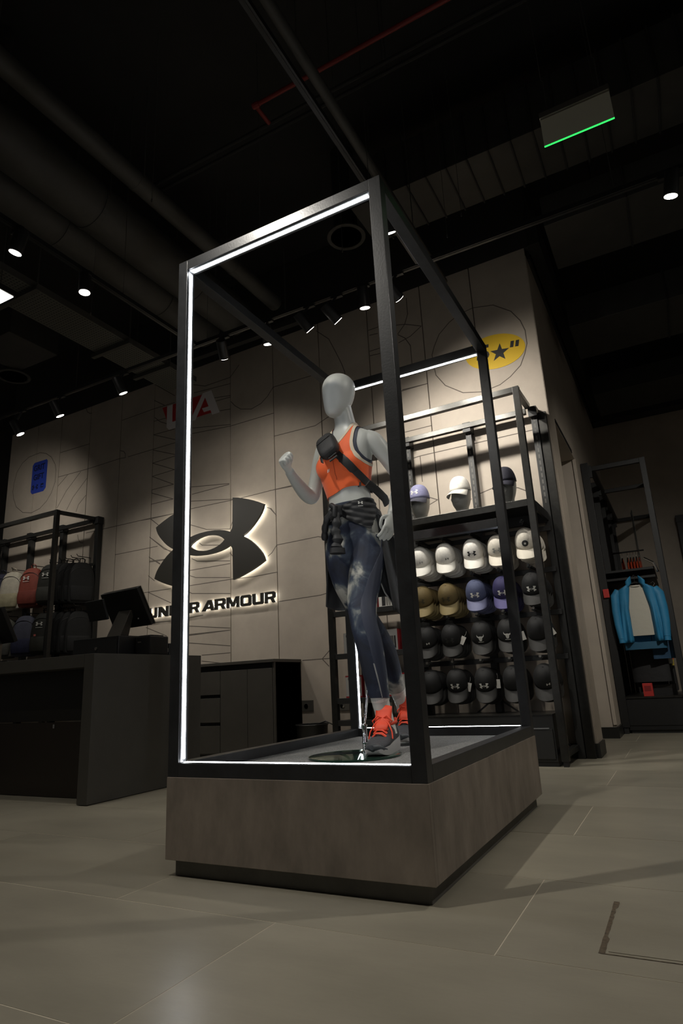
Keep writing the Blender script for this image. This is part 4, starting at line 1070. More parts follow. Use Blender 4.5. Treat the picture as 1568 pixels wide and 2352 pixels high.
MB().box(-.20, .20, 0, 4.0, 0, .004).build('tray_base', M_TRAY, t)
for x in (-.205, .2): MB().box(x, x + .005, 0, 4.0, 0, .06).build('tray_side', M_DUCT, t)
for y in (.9, 2.0, 3.0, 3.55):
    MB().box(-.26, .26, y - .02, y + .02, -.04, -.002).build('support_bar', M_DUCT, t)
    for x in (-.24, .24): rod(t, (x, y, -.02), (x, y, 1.4))
# rectangular ducts at the right
def rduct(label, x0, x1, y0, y1, z0, z1, ribs, axis='x'):
    t = thing('air_duct', label, 'duct', (x0, y0, z0))
    MB().box(0, x1 - x0, 0, y1 - y0, 0, z1 - z0).build('duct_shell', M_DUCT2, t, bevel=.004)
    n = int(((x1 - x0) if axis == 'x' else (y1 - y0)) / ribs)
    for k in range(1, n):
        if axis == 'x': MB().box(k * ribs - .006, k * ribs + .006, -.012, y1 - y0 + .012, -.012, z1 - z0 + .012).build('seam_rib', M_CEIL, t)
        else: MB().box(-.012, x1 - x0 + .012, k * ribs - .006, k * ribs + .006, -.012, z1 - z0 + .012).build('seam_rib', M_CEIL, t)
    for s in (.4, (x1 - x0) - .4): rod(t, (s, (y1 - y0) / 2, z1 - z0), (s, (y1 - y0) / 2, 5.3 - z0))
    return t
M_DUCT2 = mat('duct_dark', (.030, .029, .025), .6, noise=(5, .8))
rduct('ribbed rectangular air duct crossing behind the hanging sign', -.1, 4.6, 2.12, 2.62, 4.42, 4.85, .165)
rduct('flat dark duct between ribbed duct and side wall', 1.3, 4.6, 2.80, 3.45, 4.12, 4.40, .62)
rduct('far rectangular duct over the clothes rack', 1.25, 4.6, 4.3, 5.1, 4.0, 4.3, .9)
rduct('farthest rectangular duct near the far wall', 1.25, 4.6, 6.3, 7.1, 4.05, 4.3, 1.1)
t = thing('side_beam', 'black beam along the top of the side wall', 'beam', (1.09, 3.3, 4.36))
MB().box(0, .10, 0, 4.6, 0, .35).build('beam', M_CEIL, t)
def diffuser(loc, r, label, drop):
    t = thing('air_diffuser', label, 'diffuser', loc)
    MB().lathe([(r * .62, .0), (r * .62, drop)], 28).build('neck', M_CEIL, t, smooth=True)
    for k in range(5):
        rr_ = r * (1 - k * .2)
        MB().lathe([(rr_, -.002), (rr_, .010), (rr_ - r * .1, .022), (rr_ - r * .1, .014)], 32).build('ring', M_DUCT2, t, smooth=True)
    return t
diffuser((-.282, 2.38, 4.4), .17, 'round dark ceiling diffuser seen through the display frame', .9)
diffuser((-4.87, 2.43, 4.4), .19, 'round dark ceiling diffuser at the far left', .9)
t = thing('plenum_box', 'dark boxed air plenum at the far left', 'duct', (-4.4, 2.1, 4.42))
MB().box(-.35, .35, -.3, .3, 0, .4).build('box', M_DUCT2, t, bevel=.004)
rod(t, (.3, 0, .4), (.3, 0, .88)); rod(t, (-.3, 0, .4), (-.3, 0, .88))
# square ceiling light cropped at the left edge
t = thing('ceiling_light', 'square white ceiling light cropped by the left edge', 'ceiling light', (-2.66, .72, 3.70))
MB().box(-.19, .19, -.09, .11, 0, .05).build('frame', M_LAMP, t, bevel=.003)
MB().box(-.175, .175, -.075, .095, -.004, 0).build('diffuser', M_LENS, t)
for x in (-.15, .15): rod(t, (x, 0, .05), (x, 0, 1.6), .003)
# exit sign seen from behind
t = thing('exit_sign', 'hanging grey sign blade with a glowing green lower edge', 'sign', (1.69, 1.3, 3.49), .0)
M_SIGNP = mat('sign_plate', (.62, .60, .48), .5); M_GREEN = mat('green_edge', (.05, .5, .1), .4, emit=(.03, .9, .12), es=1.6)
MB().box(-.185, .185, -.004, .004, 0.0042, .19).build('plate', M_SIGNP, t, bevel=.001)
MB().box(-.187, .187, -.020, .020, .185, .225).build('housing', M_GREYMET, t, bevel=.004)
MB().box(-.185, .185, -.0045, .0045, .0012, .004).build('lit_edge', M_GREEN, t)
for x in (-.14, .14):
    MB().tube([(x, 0, .225), (x + .004, 0, .45), (x - .006, 0, .46), (x - .004, .01, 1.81)], .0025, 6).build('suspension_wire', M_DUCT, t)
for k, (x, y) in enumerate(((-.75, .55), (-.35, 1.15), (.05, 1.6), (.75, 1.85), (.9, 1.7), (-1.1, 1.6), (-2.05, 1.2))):
    t = thing('hanging_wire', f'thin ceiling wire, {["left of the frame top centre", "behind the frame top left", "behind the frame top centre", "right of the front frame post", "nearest the front frame post top", "between duct and frame", "in front of the grey ducts"][k]}', 'wire', (x, y, 3.6), group='thin ceiling wires')
    MB().tube([(0, 0, 0), (.01, 0, .8), (0, 0, 1.7)], .0018, 5).build('wire', M_DUCT, t)
    MB().lathe([(.004, 0), (.006, .02), (.002, .03)], 8, (0, 0, -.01)).build('end_stop', M_DUCT, t)

# ================================================================== MANNEQUIN
ROOT = Vector((.42, .90, .328))
MSC = 0.932                                                # overall size of the figure
MOFF = Vector((.1169, -.1254, .0418))
def placed(o):
    o.scale = (MSC,) * 3; o.location = Vector(o.location) * MSC + MOFF
    return o
man = placed(thing('mannequin', 'pale grey faceless female mannequin striding inside the display frame', 'mannequin', ROOT))
YW = radians(6)
LX = Vector((cos(YW), -sin(YW), 0)); FR = Vector((-sin(YW), -cos(YW), 0)); UP = Vector((0, 0, 1))

def catmull(pts, n=6):
    P = [np.array(p, float) for p in pts]; P = [2 * P[0] - P[1]] + P + [2 * P[-1] - P[-2]]
    out = []
    for i in range(1, len(P) - 2):
        for k in range(n):
            t = k / n
            out.append(.5 * (2 * P[i] + (P[i + 1] - P[i - 1]) * t + (2 * P[i - 1] - 5 * P[i] + 4 * P[i + 1] - P[i + 2]) * t * t + (3 * P[i] - P[i - 1] - 3 * P[i + 1] + P[i + 2]) * t ** 3))
    out.append(P[-2]); return out

body = MB()
# torso: z, cx, cy, half width, front depth, back depth
TOR = [(1.175, .352, .93, .075, .05, .06), (1.215, .352, .93, .125, .085, .105), (1.27, .353, .925, .143, .093, .125), (1.33, .355, .92, .146, .093, .122),
       (1.40, .357, .91, .135, .090, .100), (1.46, .356, .90, .121, .086, .086), (1.52, .352, .895, .113, .083, .080), (1.58, .348, .885, .120, .088, .082),
       (1.64, .346, .878, .133, .098, .088), (1.70, .346, .872, .146, .106, .095), (1.755, .350, .870, .152, .098, .100), (1.80, .357, .870, .156, .082, .098),
       (1.835, .363, .870, .148, .070, .088), (1.862, .366, .868, .112, .060, .072), (1.885, .367, .866, .072, .055, .060), (1.915, .366, .862, .054, .052, .056), (1.96, .362, .853, .050, .050, .054), (2.02, .355, .842, .049, .050, .054)]
rings = []
for row in catmull(TOR, 4):
    z, cx, cy, a, bf, bb = row
    rg = []
    for j in range(40):
        q = 2 * pi * j / 40
        c, s = cos(q), sin(q)
        b = bf if s > 0 else bb
        e = .88
        rg.append(Vector((cx, cy, z)) + LX * (a * math.copysign(abs(c) ** e, c)) + FR * (b * math.copysign(abs(s) ** e, s)))
    rings.append(rg)
body.loft(rings)
def ball(c, r, sq=(1, 1, 1)):
    n, k = 20, 12; rg = []
    for i in range(k + 1):
        a = -pi / 2 + pi * i / k
        rg.append([Vector(c) + LX * (max(cos(a), .01) * r * cos(2 * pi * j / n) * sq[0]) + FR * (max(cos(a), .01) * r * sin(2 * pi * j / n) * sq[1]) + UP * (r * sin(a) * sq[2]) for j in range(n)])
    body.loft(rg)
CH_ = Vector((.346, .872, 1.685))
for s in (-1, 1):
    ball(CH_ + LX * (s * .068) + FR * .054, .060, (1, .92, 1.05))
    ball(Vector((.354, .93, 1.265)) - FR * .065 + LX * (s * .062), .072, (1, .8, 1.0))
# head (egg, turned a little further to the mannequin's right, chin up)
HY = radians(16); HX = Vector((cos(HY), -sin(HY), 0)); HF = Vector((-sin(HY), -cos(HY), 0))
HC = Vector((.350, .835, 2.072))
HP = [(-.128, .012, .052, -.030), (-.122, .030, .072, .0), (-.105, .045, .084, .012), (-.08, .057, .090, .040), (-.045, .067, .093, .070), (-.005, .075, .095, .088), (.035, .079, .094, .097), (.07, .075, .085, .097), (.098, .060, .064, .080), (.115, .038, .038, .052), (.122, .012, .010, .018)]
rings = []
for row in catmull(HP, 3):
    z, a, bf, bb = row
    rg = []
    cy = (bf - bb) / 2; b = max((bf + bb) / 2, .006)
    for j in range(32):
        q = 2 * pi * j / 32
        rg.append(HC + UP * z + HX * (a * cos(q)) + HF * (cy + b * sin(q)))
    rings.append(rg)
body.loft(rings)
def limb(pts, rad, n=6, squash=1.0, N=20):
    c = catmull(pts, n); r = [float(x[0]) for x in catmull([(x,) for x in rad], n)]
    body.tube([Vector(p) for p in c], r, N, squash)
    return c
LEGL = [(.432, .915, 1.31), (.430, .905, 1.22), (.424, .865, 1.10), (.424, .822, .983), (.440, .790, .885), (.456, .800, .79), (.460, .832, .668), (.462, .862, .555), (.470, .880, .46), (.474, .885, .40)]
RL = [.078, .082, .076, .066, .058, .057, .052, .042, .036, .036]
LEGR = [(.276, .925, 1.31), (.275, .935, 1.22), (.286, .965, 1.11), (.306, 1.0, 1.02), (.336, 1.04, .918), (.356, 1.11, .835), (.366, 1.19, .745), (.362, 1.285, .60), (.366, 1.335, .52), (.370, 1.36, .47)]
limb(LEGL, RL); limb(LEGR, RL)
ARMR = [(.235, .875, 1.815), (.205, .885, 1.765), (.168, .900, 1.69), (.142, .905, 1.62), (.128, .895, 1.572), (.124, .845, 1.578), (.126, .78, 1.602), (.134, .70, 1.633), (.139, .662, 1.652)]
limb(ARMR, [.050, .047, .041, .038, .037, .038, .034, .026, .024])
ARML = [(.475, .870, 1.815), (.515, .880, 1.790), (.555, .915, 1.72), (.585, .955, 1.65), (.600, .975, 1.60), (.598, .955, 1.545), (.590, .93, 1.485), (.580, .91, 1.43), (.574, .90, 1.405)]
limb(ARML, [.048, .049, .042, .038, .037, .037, .033, .026, .024])
# hands
def finger(pts, r): body.tube([Vector(p) for p in catmull(pts, 3)], [r] * (3 * (len(pts) - 1)) + [r * .75], 10)
def hand(wrist, d, side, nrm, curl, sc=1.0):
    """d: pointing direction, side: towards the thumb, nrm: back of the hand"""
    d = Vector(d).normalized(); side = Vector(side); side = (side - d * side.dot(d)).normalized(); nrm = side.cross(d).normalized() * (1 if Vector(nrm).dot(side.cross(d)) > 0 else -1)
    w = Vector(wrist)
    rings = []
    for t, a, b in ((-.01, .022, .018), (.02, .028, .017), (.05, .038, .016), (.08, .040, .014), (.092, .036, .011)):
        rings.append([w + d * t * sc + side * (a * cos(q)) * sc + nrm * (b * sin(q)) * sc for q in [2 * pi * j / 16 for j in range(16)]])
    body.loft(rings)
    for k, (o, L) in enumerate(((.033, .072), (.0115, .080), (-.0105, .074), (-.031, .060))):
        base = w + d * .085 * sc + side * o * sc
        pts = [base]; ang = 0
        for seg, cu in zip((.45, .32, .26), curl):
            ang += cu
            pts.append(pts[-1] + (d * cos(ang) - nrm * sin(ang)) * (L * seg * sc))
        finger(pts, .0084 * sc)
    if sum(curl) > 2: body.loft([[w + d * (.076 + .014 * sin(a_)) * sc - nrm * (.018 + .016 * cos(a_) * cos(q)) * sc + side * (.030 * cos(a_) * sin(q)) * sc for q in [2 * pi * j / 12 for j in range(12)]] for a_ in [-1.5 + 3.0 * i_ / 8 for i_ in range(9)]])
    b0 = w + d * .02 * sc + side * .025 * sc
    finger([b0, b0 + (d * .6 + side * .7 - nrm * .3).normalized() * .035 * sc, b0 + d * .055 * sc + side * .012 * sc - nrm * .030 * sc, b0 + d * .07 * sc - side * .015 * sc - nrm * .036 * sc], .0095 * sc)
hand((.139, .662, 1.652), (.02, -.78, .62), (.15, .45, .85), (-1, -.1, 0), (1.35, 1.5, 1.0), .92)
hand((.574, .90, 1.405), (-.12, -.30, -.95), (-.35, -.85, .25), (.9, -.3, 0), (.35, .45, .3), .92)
# feet cores hidden inside socks and shoes
body.tube([(.474, .885, .42), (.478, .86, .375), (.480, .78, .352)], [.036, .034, .025], 12)
body.tube([(.374, 1.36, .49), (.386, 1.35, .43), (.396, 1.29, .385)], [.035, .033, .025], 12)
bo = body.build('body', M_MANN, None)
rm = bo.modifiers.new('remesh', 'REMESH'); rm.mode = 'VOXEL'; rm.voxel_size = 0.0036; rm.use_smooth_shade = True
sm = bo.modifiers.new('smooth', 'SMOOTH'); sm.factor = .5; sm.iterations = 4
dg = bpy.context.evaluated_depsgraph_get(); dg.update()
me = bpy.data.meshes.new_from_object(bo.evaluated_get(dg))
bpy.data.objects.remove(bo)
me.name = 'body'
bm = bmesh.new(); bm.from_mesh(me); bmesh.ops.triangulate(bm, faces=bm.faces); bm.normal_update()
BV = np.array([v.co[:] for v in bm.verts]); BN = np.array([v.normal[:] for v in bm.verts]); BF = np.array([[v.index for v in f.verts] for f in bm.faces])
bm.free()
for v in me.vertices: v.co = v.co - ROOT
me.materials.clear(); me.materials.append(M_MANN)
me.polygons.foreach_set('use_smooth', [True] * len(me.polygons))
bobj = bpy.data.objects.new('body', me); col.objects.link(bobj); bobj.parent = man

def clip(V, N, F, g, off, extra=None):
    """surface where g>0, pushed out by off (array or scalar)"""
    ga = g[F]; keep = (ga > 0).any(1); Fk = F[keep]
    P = V + N * (off[:, None] if hasattr(off, '__len__') else off)
    vm = {}; verts = []; faces = []
    def vid(i):
        k = ('v', int(i))
        if k not in vm: vm[k] = len(verts); verts.append(tuple(P[i]))
        return vm[k]
    def eid(i, j):
        i, j = (int(i), int(j)) if i < j else (int(j), int(i))
        k = (i, j)
        if k not in vm:
            t = g[i] / (g[i] - g[j]); vm[k] = len(verts); verts.append(tuple(P[i] + (P[j] - P[i]) * t))
        return vm[k]
    for tri in Fk:
        poly = []
        for a in range(3):
            i, j = tri[a], tri[(a + 1) % 3]
            if g[i] > 0: poly.append(vid(i))
            if (g[i] > 0) != (g[j] > 0): poly.append(eid(i, j))
        if len(poly) >= 3: faces.append(tuple(poly))
    return verts, faces
def cloth(name, vf, m_, parent, root, thick=.0022):
    v, f = vf
    m = MB(); m.add([(p[0] - root[0], p[1] - root[1], p[2] - root[2]) for p in v], f)
    me_ = bpy.data.meshes.new(name); me_.from_pydata(m.v, [], m.f); me_.materials.append(m_)
    me_.polygons.foreach_set('use_smooth', [True] * len(me_.polygons))
    o = bpy.data.objects.new(name, me_); col.objects.link(o); o.parent = parent
    s = o.modifiers.new('solid', 'SOLIDIFY'); s.thickness = thick; s.offset = 1
    return o
def interp(x, xs, ys): return np.interp(x, xs, ys)
def seg_dist(V, pts):
    best = np.full(len(V), 9.)
    for a, b in zip(pts[:-1], pts[1:]):
        a = np.array(a); b = np.array(b); ab = b - a
        t = np.clip(((V - a) @ ab) / (ab @ ab), 0, 1)
        best = np.minimum(best, np.linalg.norm(V - (a + t[:, None] * ab), axis=1))
    return best
zz = BV[:, 2]
tz = [r[0] for r in TOR]
cxz = interp(zz, tz, [r[1] for r in TOR]); cyz = interp(zz, tz, [r[2] for r in TOR])
sl = (BV[:, 0] - cxz) * LX.x + (BV[:, 1] - cyz) * LX.y           # lateral
fw = (BV[:, 0] - cxz) * FR.x + (BV[:, 1] - cyz) * FR.y           # forward
arm_d = np.minimum.reduce([seg_dist(BV, ARML[2:]), seg_dist(BV, ARMR[2:]), seg_dist(BV, [ARMR[-1], (.145, .58, 1.72)]) - .045, seg_dist(BV, [ARML[-1], (.555, .86, 1.29)]) - .03])
not_arm = np.where((np.abs(sl) > .10) & (arm_d < .056) & (zz > 1.25), -.01, 1.0)
# tank top
hem = zz - (1.545 + .02 * sl / .12 + .004 * np.sin(sl * 40))
def armhole(k): return interp(zz, [1.60, 1.655, 1.69, 1.73, 1.78, 1.83, 1.90], [.175, .160, .130, .108, .094, .088, .082]) + k - np.abs(sl)
def neckl(k):
    fr_n = interp(zz, [1.74, 1.775, 1.80, 1.84, 1.875, 1.90, 1.95], [-.02, .0, .018, .040, .053, .058, .07])
    bk_n = interp(zz, [1.84, 1.86, 1.875, 1.90, 1.95], [-.02, .0, .03, .055, .07])
    return np.abs(sl) - np.where(fw > 0, fr_n, bk_n) + k
cap_ = np.minimum(1.925 - zz, 1)
TG = np.minimum.reduce([hem, armhole(0), neckl(0), not_arm, cap_])
tank = cloth('tank_top', clip(BV, BN, BF, TG, .0035), M_ORANGE, man, ROOT)
# trims and the dark lining showing at the armholes
edge = np.minimum(armhole(0), neckl(0))
cloth('trim', clip(BV, BN, BF, np.minimum.reduce([hem, armhole(.0015), neckl(.0015), not_arm, .014 - edge, cap_]), .0060), M_CREAM, tank, ROOT, .0012)
cloth('lining', clip(BV, BN, BF, np.minimum.reduce([hem, armhole(.017), neckl(.004), not_arm, .004 - edge, cap_]), .0015), M_NAVYG, tank, ROOT, .0012)
# front zip and its two small marks
def on_front(z, s, off):
    i = np.argmin((zz - z) ** 2 + (sl - s) ** 2 + np.where(fw > 0, 0, 1))
    return Vector(BV[i]) + Vector(BN[i]) * off
MB().tube([on_front(z, .002, .006) - ROOT for z in np.linspace(1.775, 1.60, 14)], .0022, 6).build('front_zip', mat('orange_zip', (.55, .07, .015), .5), tank, smooth=True)
for k in (0, 1):
    p = on_front(1.655, -.030 - .012 * k, .0075) - ROOT
    MB().bar(p + Vector((0, 0, -.009)), p + Vector((.002, 0, .009)), .0035, .0012, up=(0, 1, 0)).build('front_mark', M_WHPRINT, tank)
p = on_front(1.565, .098, .008) - ROOT
MB().bar(p + Vector((0, 0, -.012)), p + Vector((0, 0, .012)), .022, .0012, up=(.3, 1, 0)).build('hem_label', M_BLACK, tank)

# leggings: marbled print with plain side panels
M_DYE = mat('marble_dye', (.03, .04, .08), .7)
nt = M_DYE.node_tree; bs = nt.nodes['Principled BSDF']
tcd = nt.nodes.new('ShaderNodeTexCoord'); n1 = nt.nodes.new('ShaderNodeTexNoise'); n1.inputs['Scale'].default_value = 8.5; n1.inputs['Detail'].default_value = 7; n1.inputs['Distortion'].default_value = .6
n2 = nt.nodes.new('ShaderNodeTexNoise'); n2.inputs['Scale'].default_value = 3.2; n2.inputs['Detail'].default_value = 2
mm_ = nt.nodes.new('ShaderNodeMath'); mm_.operation = 'MULTIPLY'
rp = nt.nodes.new('ShaderNodeValToRGB'); e = rp.color_ramp.elements
e[0].position = .165; e[0].color = (.004, .0065, .016, 1); e[1].position = .325; e[1].color = (.36, .35, .31, 1)
for pos, c in ((.205, (.0065, .011, .029, 1)), (.238, (.012, .020, .043, 1)), (.265, (.035, .048, .070, 1)), (.29, (.15, .16, .155, 1))):
    x = e.new(pos); x.color = c
nt.links.new(tcd.outputs['Object'], n1.inputs['Vector']); nt.links.new(tcd.outputs['Object'], n2.inputs['Vector'])
nt.links.new(n1.outputs[0], mm_.inputs[0]); nt.links.new(n2.outputs[0], mm_.inputs[1]); nt.links.new(mm_.outputs[0], rp.inputs[0]); nt.links.new(rp.outputs[0], bs.inputs['Base Color'])
dl = seg_dist(BV, LEGL); drr = seg_dist(BV, LEGR)
left_leg = dl < drr
hemL = (BV - np.array((.463, .866, .545))) @ np.array((.02, .06, 1.0))
dR = np.array(LEGR[6]) - np.array(LEGR[8]); dR = dR / np.linalg.norm(dR)
hemR = (BV - np.array((.364, 1.30, .575))) @ dR
hemg = np.where(left_leg, hemL, hemR)
hemg = np.where(zz > .9, 1, hemg)
waist = 1.485 - zz
hand_ex = np.where((seg_dist(BV, ARML) < .11) & (sl > .15), -1, 1)
hand_ex = np.where((BV[:, 0] > .515) & (zz > 1.2), -1, hand_ex)
LG = np.minimum.reduce([waist, hemg, hand_ex])
legg = cloth('leggings', clip(BV, BN, BF, LG, .0028), M_DYE, man, ROOT)
# plain panel on the outer side of the left leg
llz = np.array([p[2] for p in LEGL[::-1]]); llx = np.array([p[0] for p in LEGL[::-1]]); lly = np.array([p[1] for p in LEGL[::-1]])
rx_ = BV[:, 0] - interp(zz, llz, llx); ry_ = BV[:, 1] - interp(zz, llz, lly)
az = np.arctan2(rx_, -ry_)                                # 0 front (-y), + towards +x
ctr = interp(zz, [.54, .75, .95, 1.15, 1.35], np.radians([62, 58, 55, 72, 86])); hwid = interp(zz, [.54, .75, .95, 1.10, 1.22, 1.36], np.radians([20, 32, 38, 26, 8, 4]))
PG = np.minimum.reduce([hwid - np.abs(az - ctr), LG, np.where(left_leg & (zz < 1.40), 1, -1)]) 
cloth('side_panel', clip(BV, BN, BF, PG * .05, .0034), M_NAVYG, legg, ROOT, .0026)
cloth('reflective_line', clip(BV, BN, BF, np.minimum.reduce([.05 - np.abs(az - (ctr - hwid - .03)), LG, np.where(left_leg & (zz < .70), 1, -1)]) * .05, .0036), mat('reflective', (.32, .32, .30), .4), legg, ROOT, .003)

# ---- socks
M_SOCKS = mat('sock_white', (.72, .70, .64), .85, bump=(220, .35), stretch=(1, 1, .12))
def sock(path, rad, name='sock'):
    c = catmull(path, 5); r = [float(x[0]) for x in catmull([(x,) for x in rad], 5)]
    o = MB().tube([Vector(p) - ROOT for p in c], r, 24).build(name, M_SOCKS, man, smooth=True)
    d = (Vector(c[1]) - Vector(c[0])).normalized()
    p = Vector(c[0]) - ROOT
    MB().tube([p - d * .004, p + d * .012, p + d * .016], [rad[0] * 1.05, rad[0] * 1.07, rad[0] * 1.0], 24).build('cuff', M_SOCKS, o, smooth=True)
sock([(.463, .866, .545), (.467, .875, .50), (.474, .882, .45), (.480, .882, .385)], [.040, .039, .040, .047])
sock([(.364, 1.302, .575), (.366, 1.325, .54), (.382, 1.35, .48), (.394, 1.36, .41)], [.040, .039, .040, .045])

# ---- running shoes
M_SHOE = mat('shoe_mesh_grey', (.050, .053, .060), .75, bump=(260, .5), noise=(120, .75))
M_SOLE = mat('shoe_sole_pale', (.42, .41, .40), .6); M_TOE = mat('shoe_toe_rubber', (.045, .05, .056), .5); M_LACE = mat('lace_red_orange', (.80, .070, .025), .6)
def shoe_parts(T, par):
    # local: y- towards the toe, z up from the ground, origin under the ankle
    def tf(m): return m.xf(T)
    U = [(.085, .022, .050, .075), (.075, .034, .032, .105), (.045, .038, .030, .118), (.010, .038, .030, .112), (-.03, .040, .029, .100), (-.07, .044, .028, .086), (-.11, .047, .026, .068), (-.15, .044, .025, .056), (-.18, .034, .025, .047), (-.198, .016, .028, .038)]
    rings = []
    for row in catmull(U, 3):
        y, a, zb, zt = row
        rg = []
        for j in range(24):
            q = 2 * pi * j / 24; c, s = cos(q), sin(q)
            zc = zb + (zt - zb) * .35
            rg.append(Vector((a * math.copysign(abs(c) ** .75, c), y, zc + (s * (zt - zc) if s > 0 else s * (zc - zb)))))
        rings.append(rg)
    sh_ = tf(MB().loft(rings)).build('shoe', M_SHOE, par, smooth=True)
    S = [(.098, .018, .020, .052), (.085, .034, .006, .056), (.04, .041, .0, .050), (-.02, .043, .0, .042), (-.08, .048, .0, .036), (-.13, .048, .001, .034), (-.17, .040, .006, .032), (-.195, .024, .016, .036), (-.203, .008, .024, .036)]
    rings = []
    for row in catmull(S, 3):
        y, a, zb, zt = row
        rings.append([Vector((a * x_, y, z_)) for x_, z_ in ((-.94, zb), (.94, zb), (1.0, zb + (zt - zb) * .5), (.97, zt), (-.97, zt), (-1.0, zb + (zt - zb) * .5))])
    so_ = tf(MB().loft(rings)).build('sole', M_SOLE, sh_, smooth=True, ang=60)
    rings = []
    for y, a, zb, zt in ((-.150, .046, .006, .040), (-.175, .040, .008, .048), (-.198, .024, .018, .050), (-.209, .009, .026, .044)):
        rings.append([Vector((a * cos(q), y, zb + (zt - zb) * .5 + (zt - zb) * .5 * sin(q))) for q in [2 * pi * j / 16 for j in range(16)]])
    tf(MB().loft(rings)).build('toe_cap', M_TOE, sh_, smooth=True)
    # tongue
    pts = [(-.012, .182), (-.020, .160), (-.036, .132), (-.062, .110), (-.09, .092)]
    m = MB(); v = []
    for y, z in pts:
        for k in range(7):
            x = (-1 + k / 3) * (.034 if z > .13 else .028)
            v.append((x, y + .10 * x * x / .03, z - 8 * x * x * .6))
    f = [(i * 7 + k, i * 7 + k + 1, i * 7 + k + 8, i * 7 + k + 7) for i in range(4) for k in range(6)]
    tf(m.add(v, f)).build('tongue', M_LACE, sh_, smooth=True, solid=.008)
    for i in range(5):
        y = -.035 - i * .017; z = .124 - i * .0115
        tf(MB().tube([(-.028, y + .004, z - .012), (-.012, y, z + .001), (.012, y - .006, z), (.028, y - .002, z - .013)], .0042, 7, .6)).build('lace', M_LACE, sh_, smooth=True)
        tf(MB().tube([(.028, y + .004, z - .012), (.012, y, z + .002), (-.012, y - .006, z + .001), (-.028, y - .002, z - .013)], .0042, 7, .6)).build('lace', M_LACE, sh_, smooth=True)
    for s in (-1, 1):
        tf(MB().tube([(0, -.035, .132), (s * .02, -.045, .142), (s * .042, -.05, .122), (s * .032, -.058, .106), (s * .008, -.042, .130)], .0034, 7)).build('lace_bow', M_LACE, sh_, smooth=True)
        tf(MB().tube([(0, -.036, .132), (s * .03, -.06, .112), (s * .046, -.075, .082), (s * .05, -.085, .056)], .0030, 6)).build('lace_end', M_LACE, sh_, smooth=True)
    # collar and heel pull
    tf(MB().tube([(.034 * sin(q), .032 + .044 * cos(q), .113 - .012 * cos(q) ** 2 + .018 * (cos(q) > .6)) for q in [2 * pi * k / 24 for k in range(25)]], .0065, 8)).build('collar', M_LACE, sh_, smooth=True)
    tf(MB().tube([(0, .085, .105), (.0, .105, .085), (0, .100, .055)], [.012, .016, .012], 10, .7)).build('heel_tab', M_LACE, sh_, smooth=True)
    return sh_
TL = Matrix.Translation(Vector((.486, .862, .316)) - ROOT) @ Matrix.Rotation(radians(8), 4, 'Z') @ Matrix.Scale(1.08, 4)
shoe_parts(TL, man)
TR = Matrix.Translation(Vector((.398, 1.355, .342)) - ROOT) @ Matrix.Rotation(radians(10), 4, 'Z') @ Matrix.Rotation(radians(7), 4, 'X') @ Matrix.Scale(1.08, 4)
shoe_parts(TR, man)

# ---- support stand
st = thing('mannequin_stand', 'round clear glass base with a chrome calf rod', 'stand', (.475, .565, .328))
MB().lathe([(.184, .0), (.187, .002), (.187, .007), (.184, .009)], 64).build('glass_disc', M_GLASS, st, smooth=True)
MB().lathe([(.1865, .0015), (.1885, .0015), (.1885, .0078), (.1865, .0078)], 64).build('glass_edge', mat('green_glass_edge', (.008, .035, .022), .1), st)
rx0 = Vector((.005, .090, .009))
MB().lathe([(.020, 0), (.020, .004), (.012, .008), (.010, .030), (.013, .034), (.013, .040), (.0105, .044), (.012, .10), (.014, .104), (.014, .108), (.006, .110)], 20, rx0).build('rod_socket', M_CHROME, st, smooth=True)
MB().tube([rx0 + Vector((0, 0, .10)), rx0 + Vector((.025, .035, .34))], .0055, 10).build('rod', M_CHROME, st, smooth=True)

# ================================================================== JACKET TIED AT THE WAIST
M_JKT = mat('black_jacket', (.009, .0093, .0105), .62, bump=(9, .5), noise=(10, .8)); M_JTRIM = mat('jacket_white_trim', (.55, .54, .50), .6)
JR = Vector((.36, .93, 1.40))
jk = placed(thing('tied_jacket', 'black jacket tied around the mannequin waist with sleeves knotted in front', 'jacket', JR))
up_e = 1.466 + .032 * sl / .12 - zz
lo_e = zz - (1.412 - .075 * np.clip(sl / .12, 0, 1) - .02 * np.clip(-sl / .12, 0, 1))
fold = .0100 + .0022 * np.sin(zz * 210 + sl * 70 + 2 * np.sin(fw * 30)) + .0016 * np.sin(zz * 150 - sl * 75 + 1.5 * np.sin(zz * 60))
cloth('waist_wrap', clip(BV, BN, BF, np.minimum.reduce([up_e, lo_e, hand_ex, not_arm]), fold), M_JKT, jk, JR, .003)
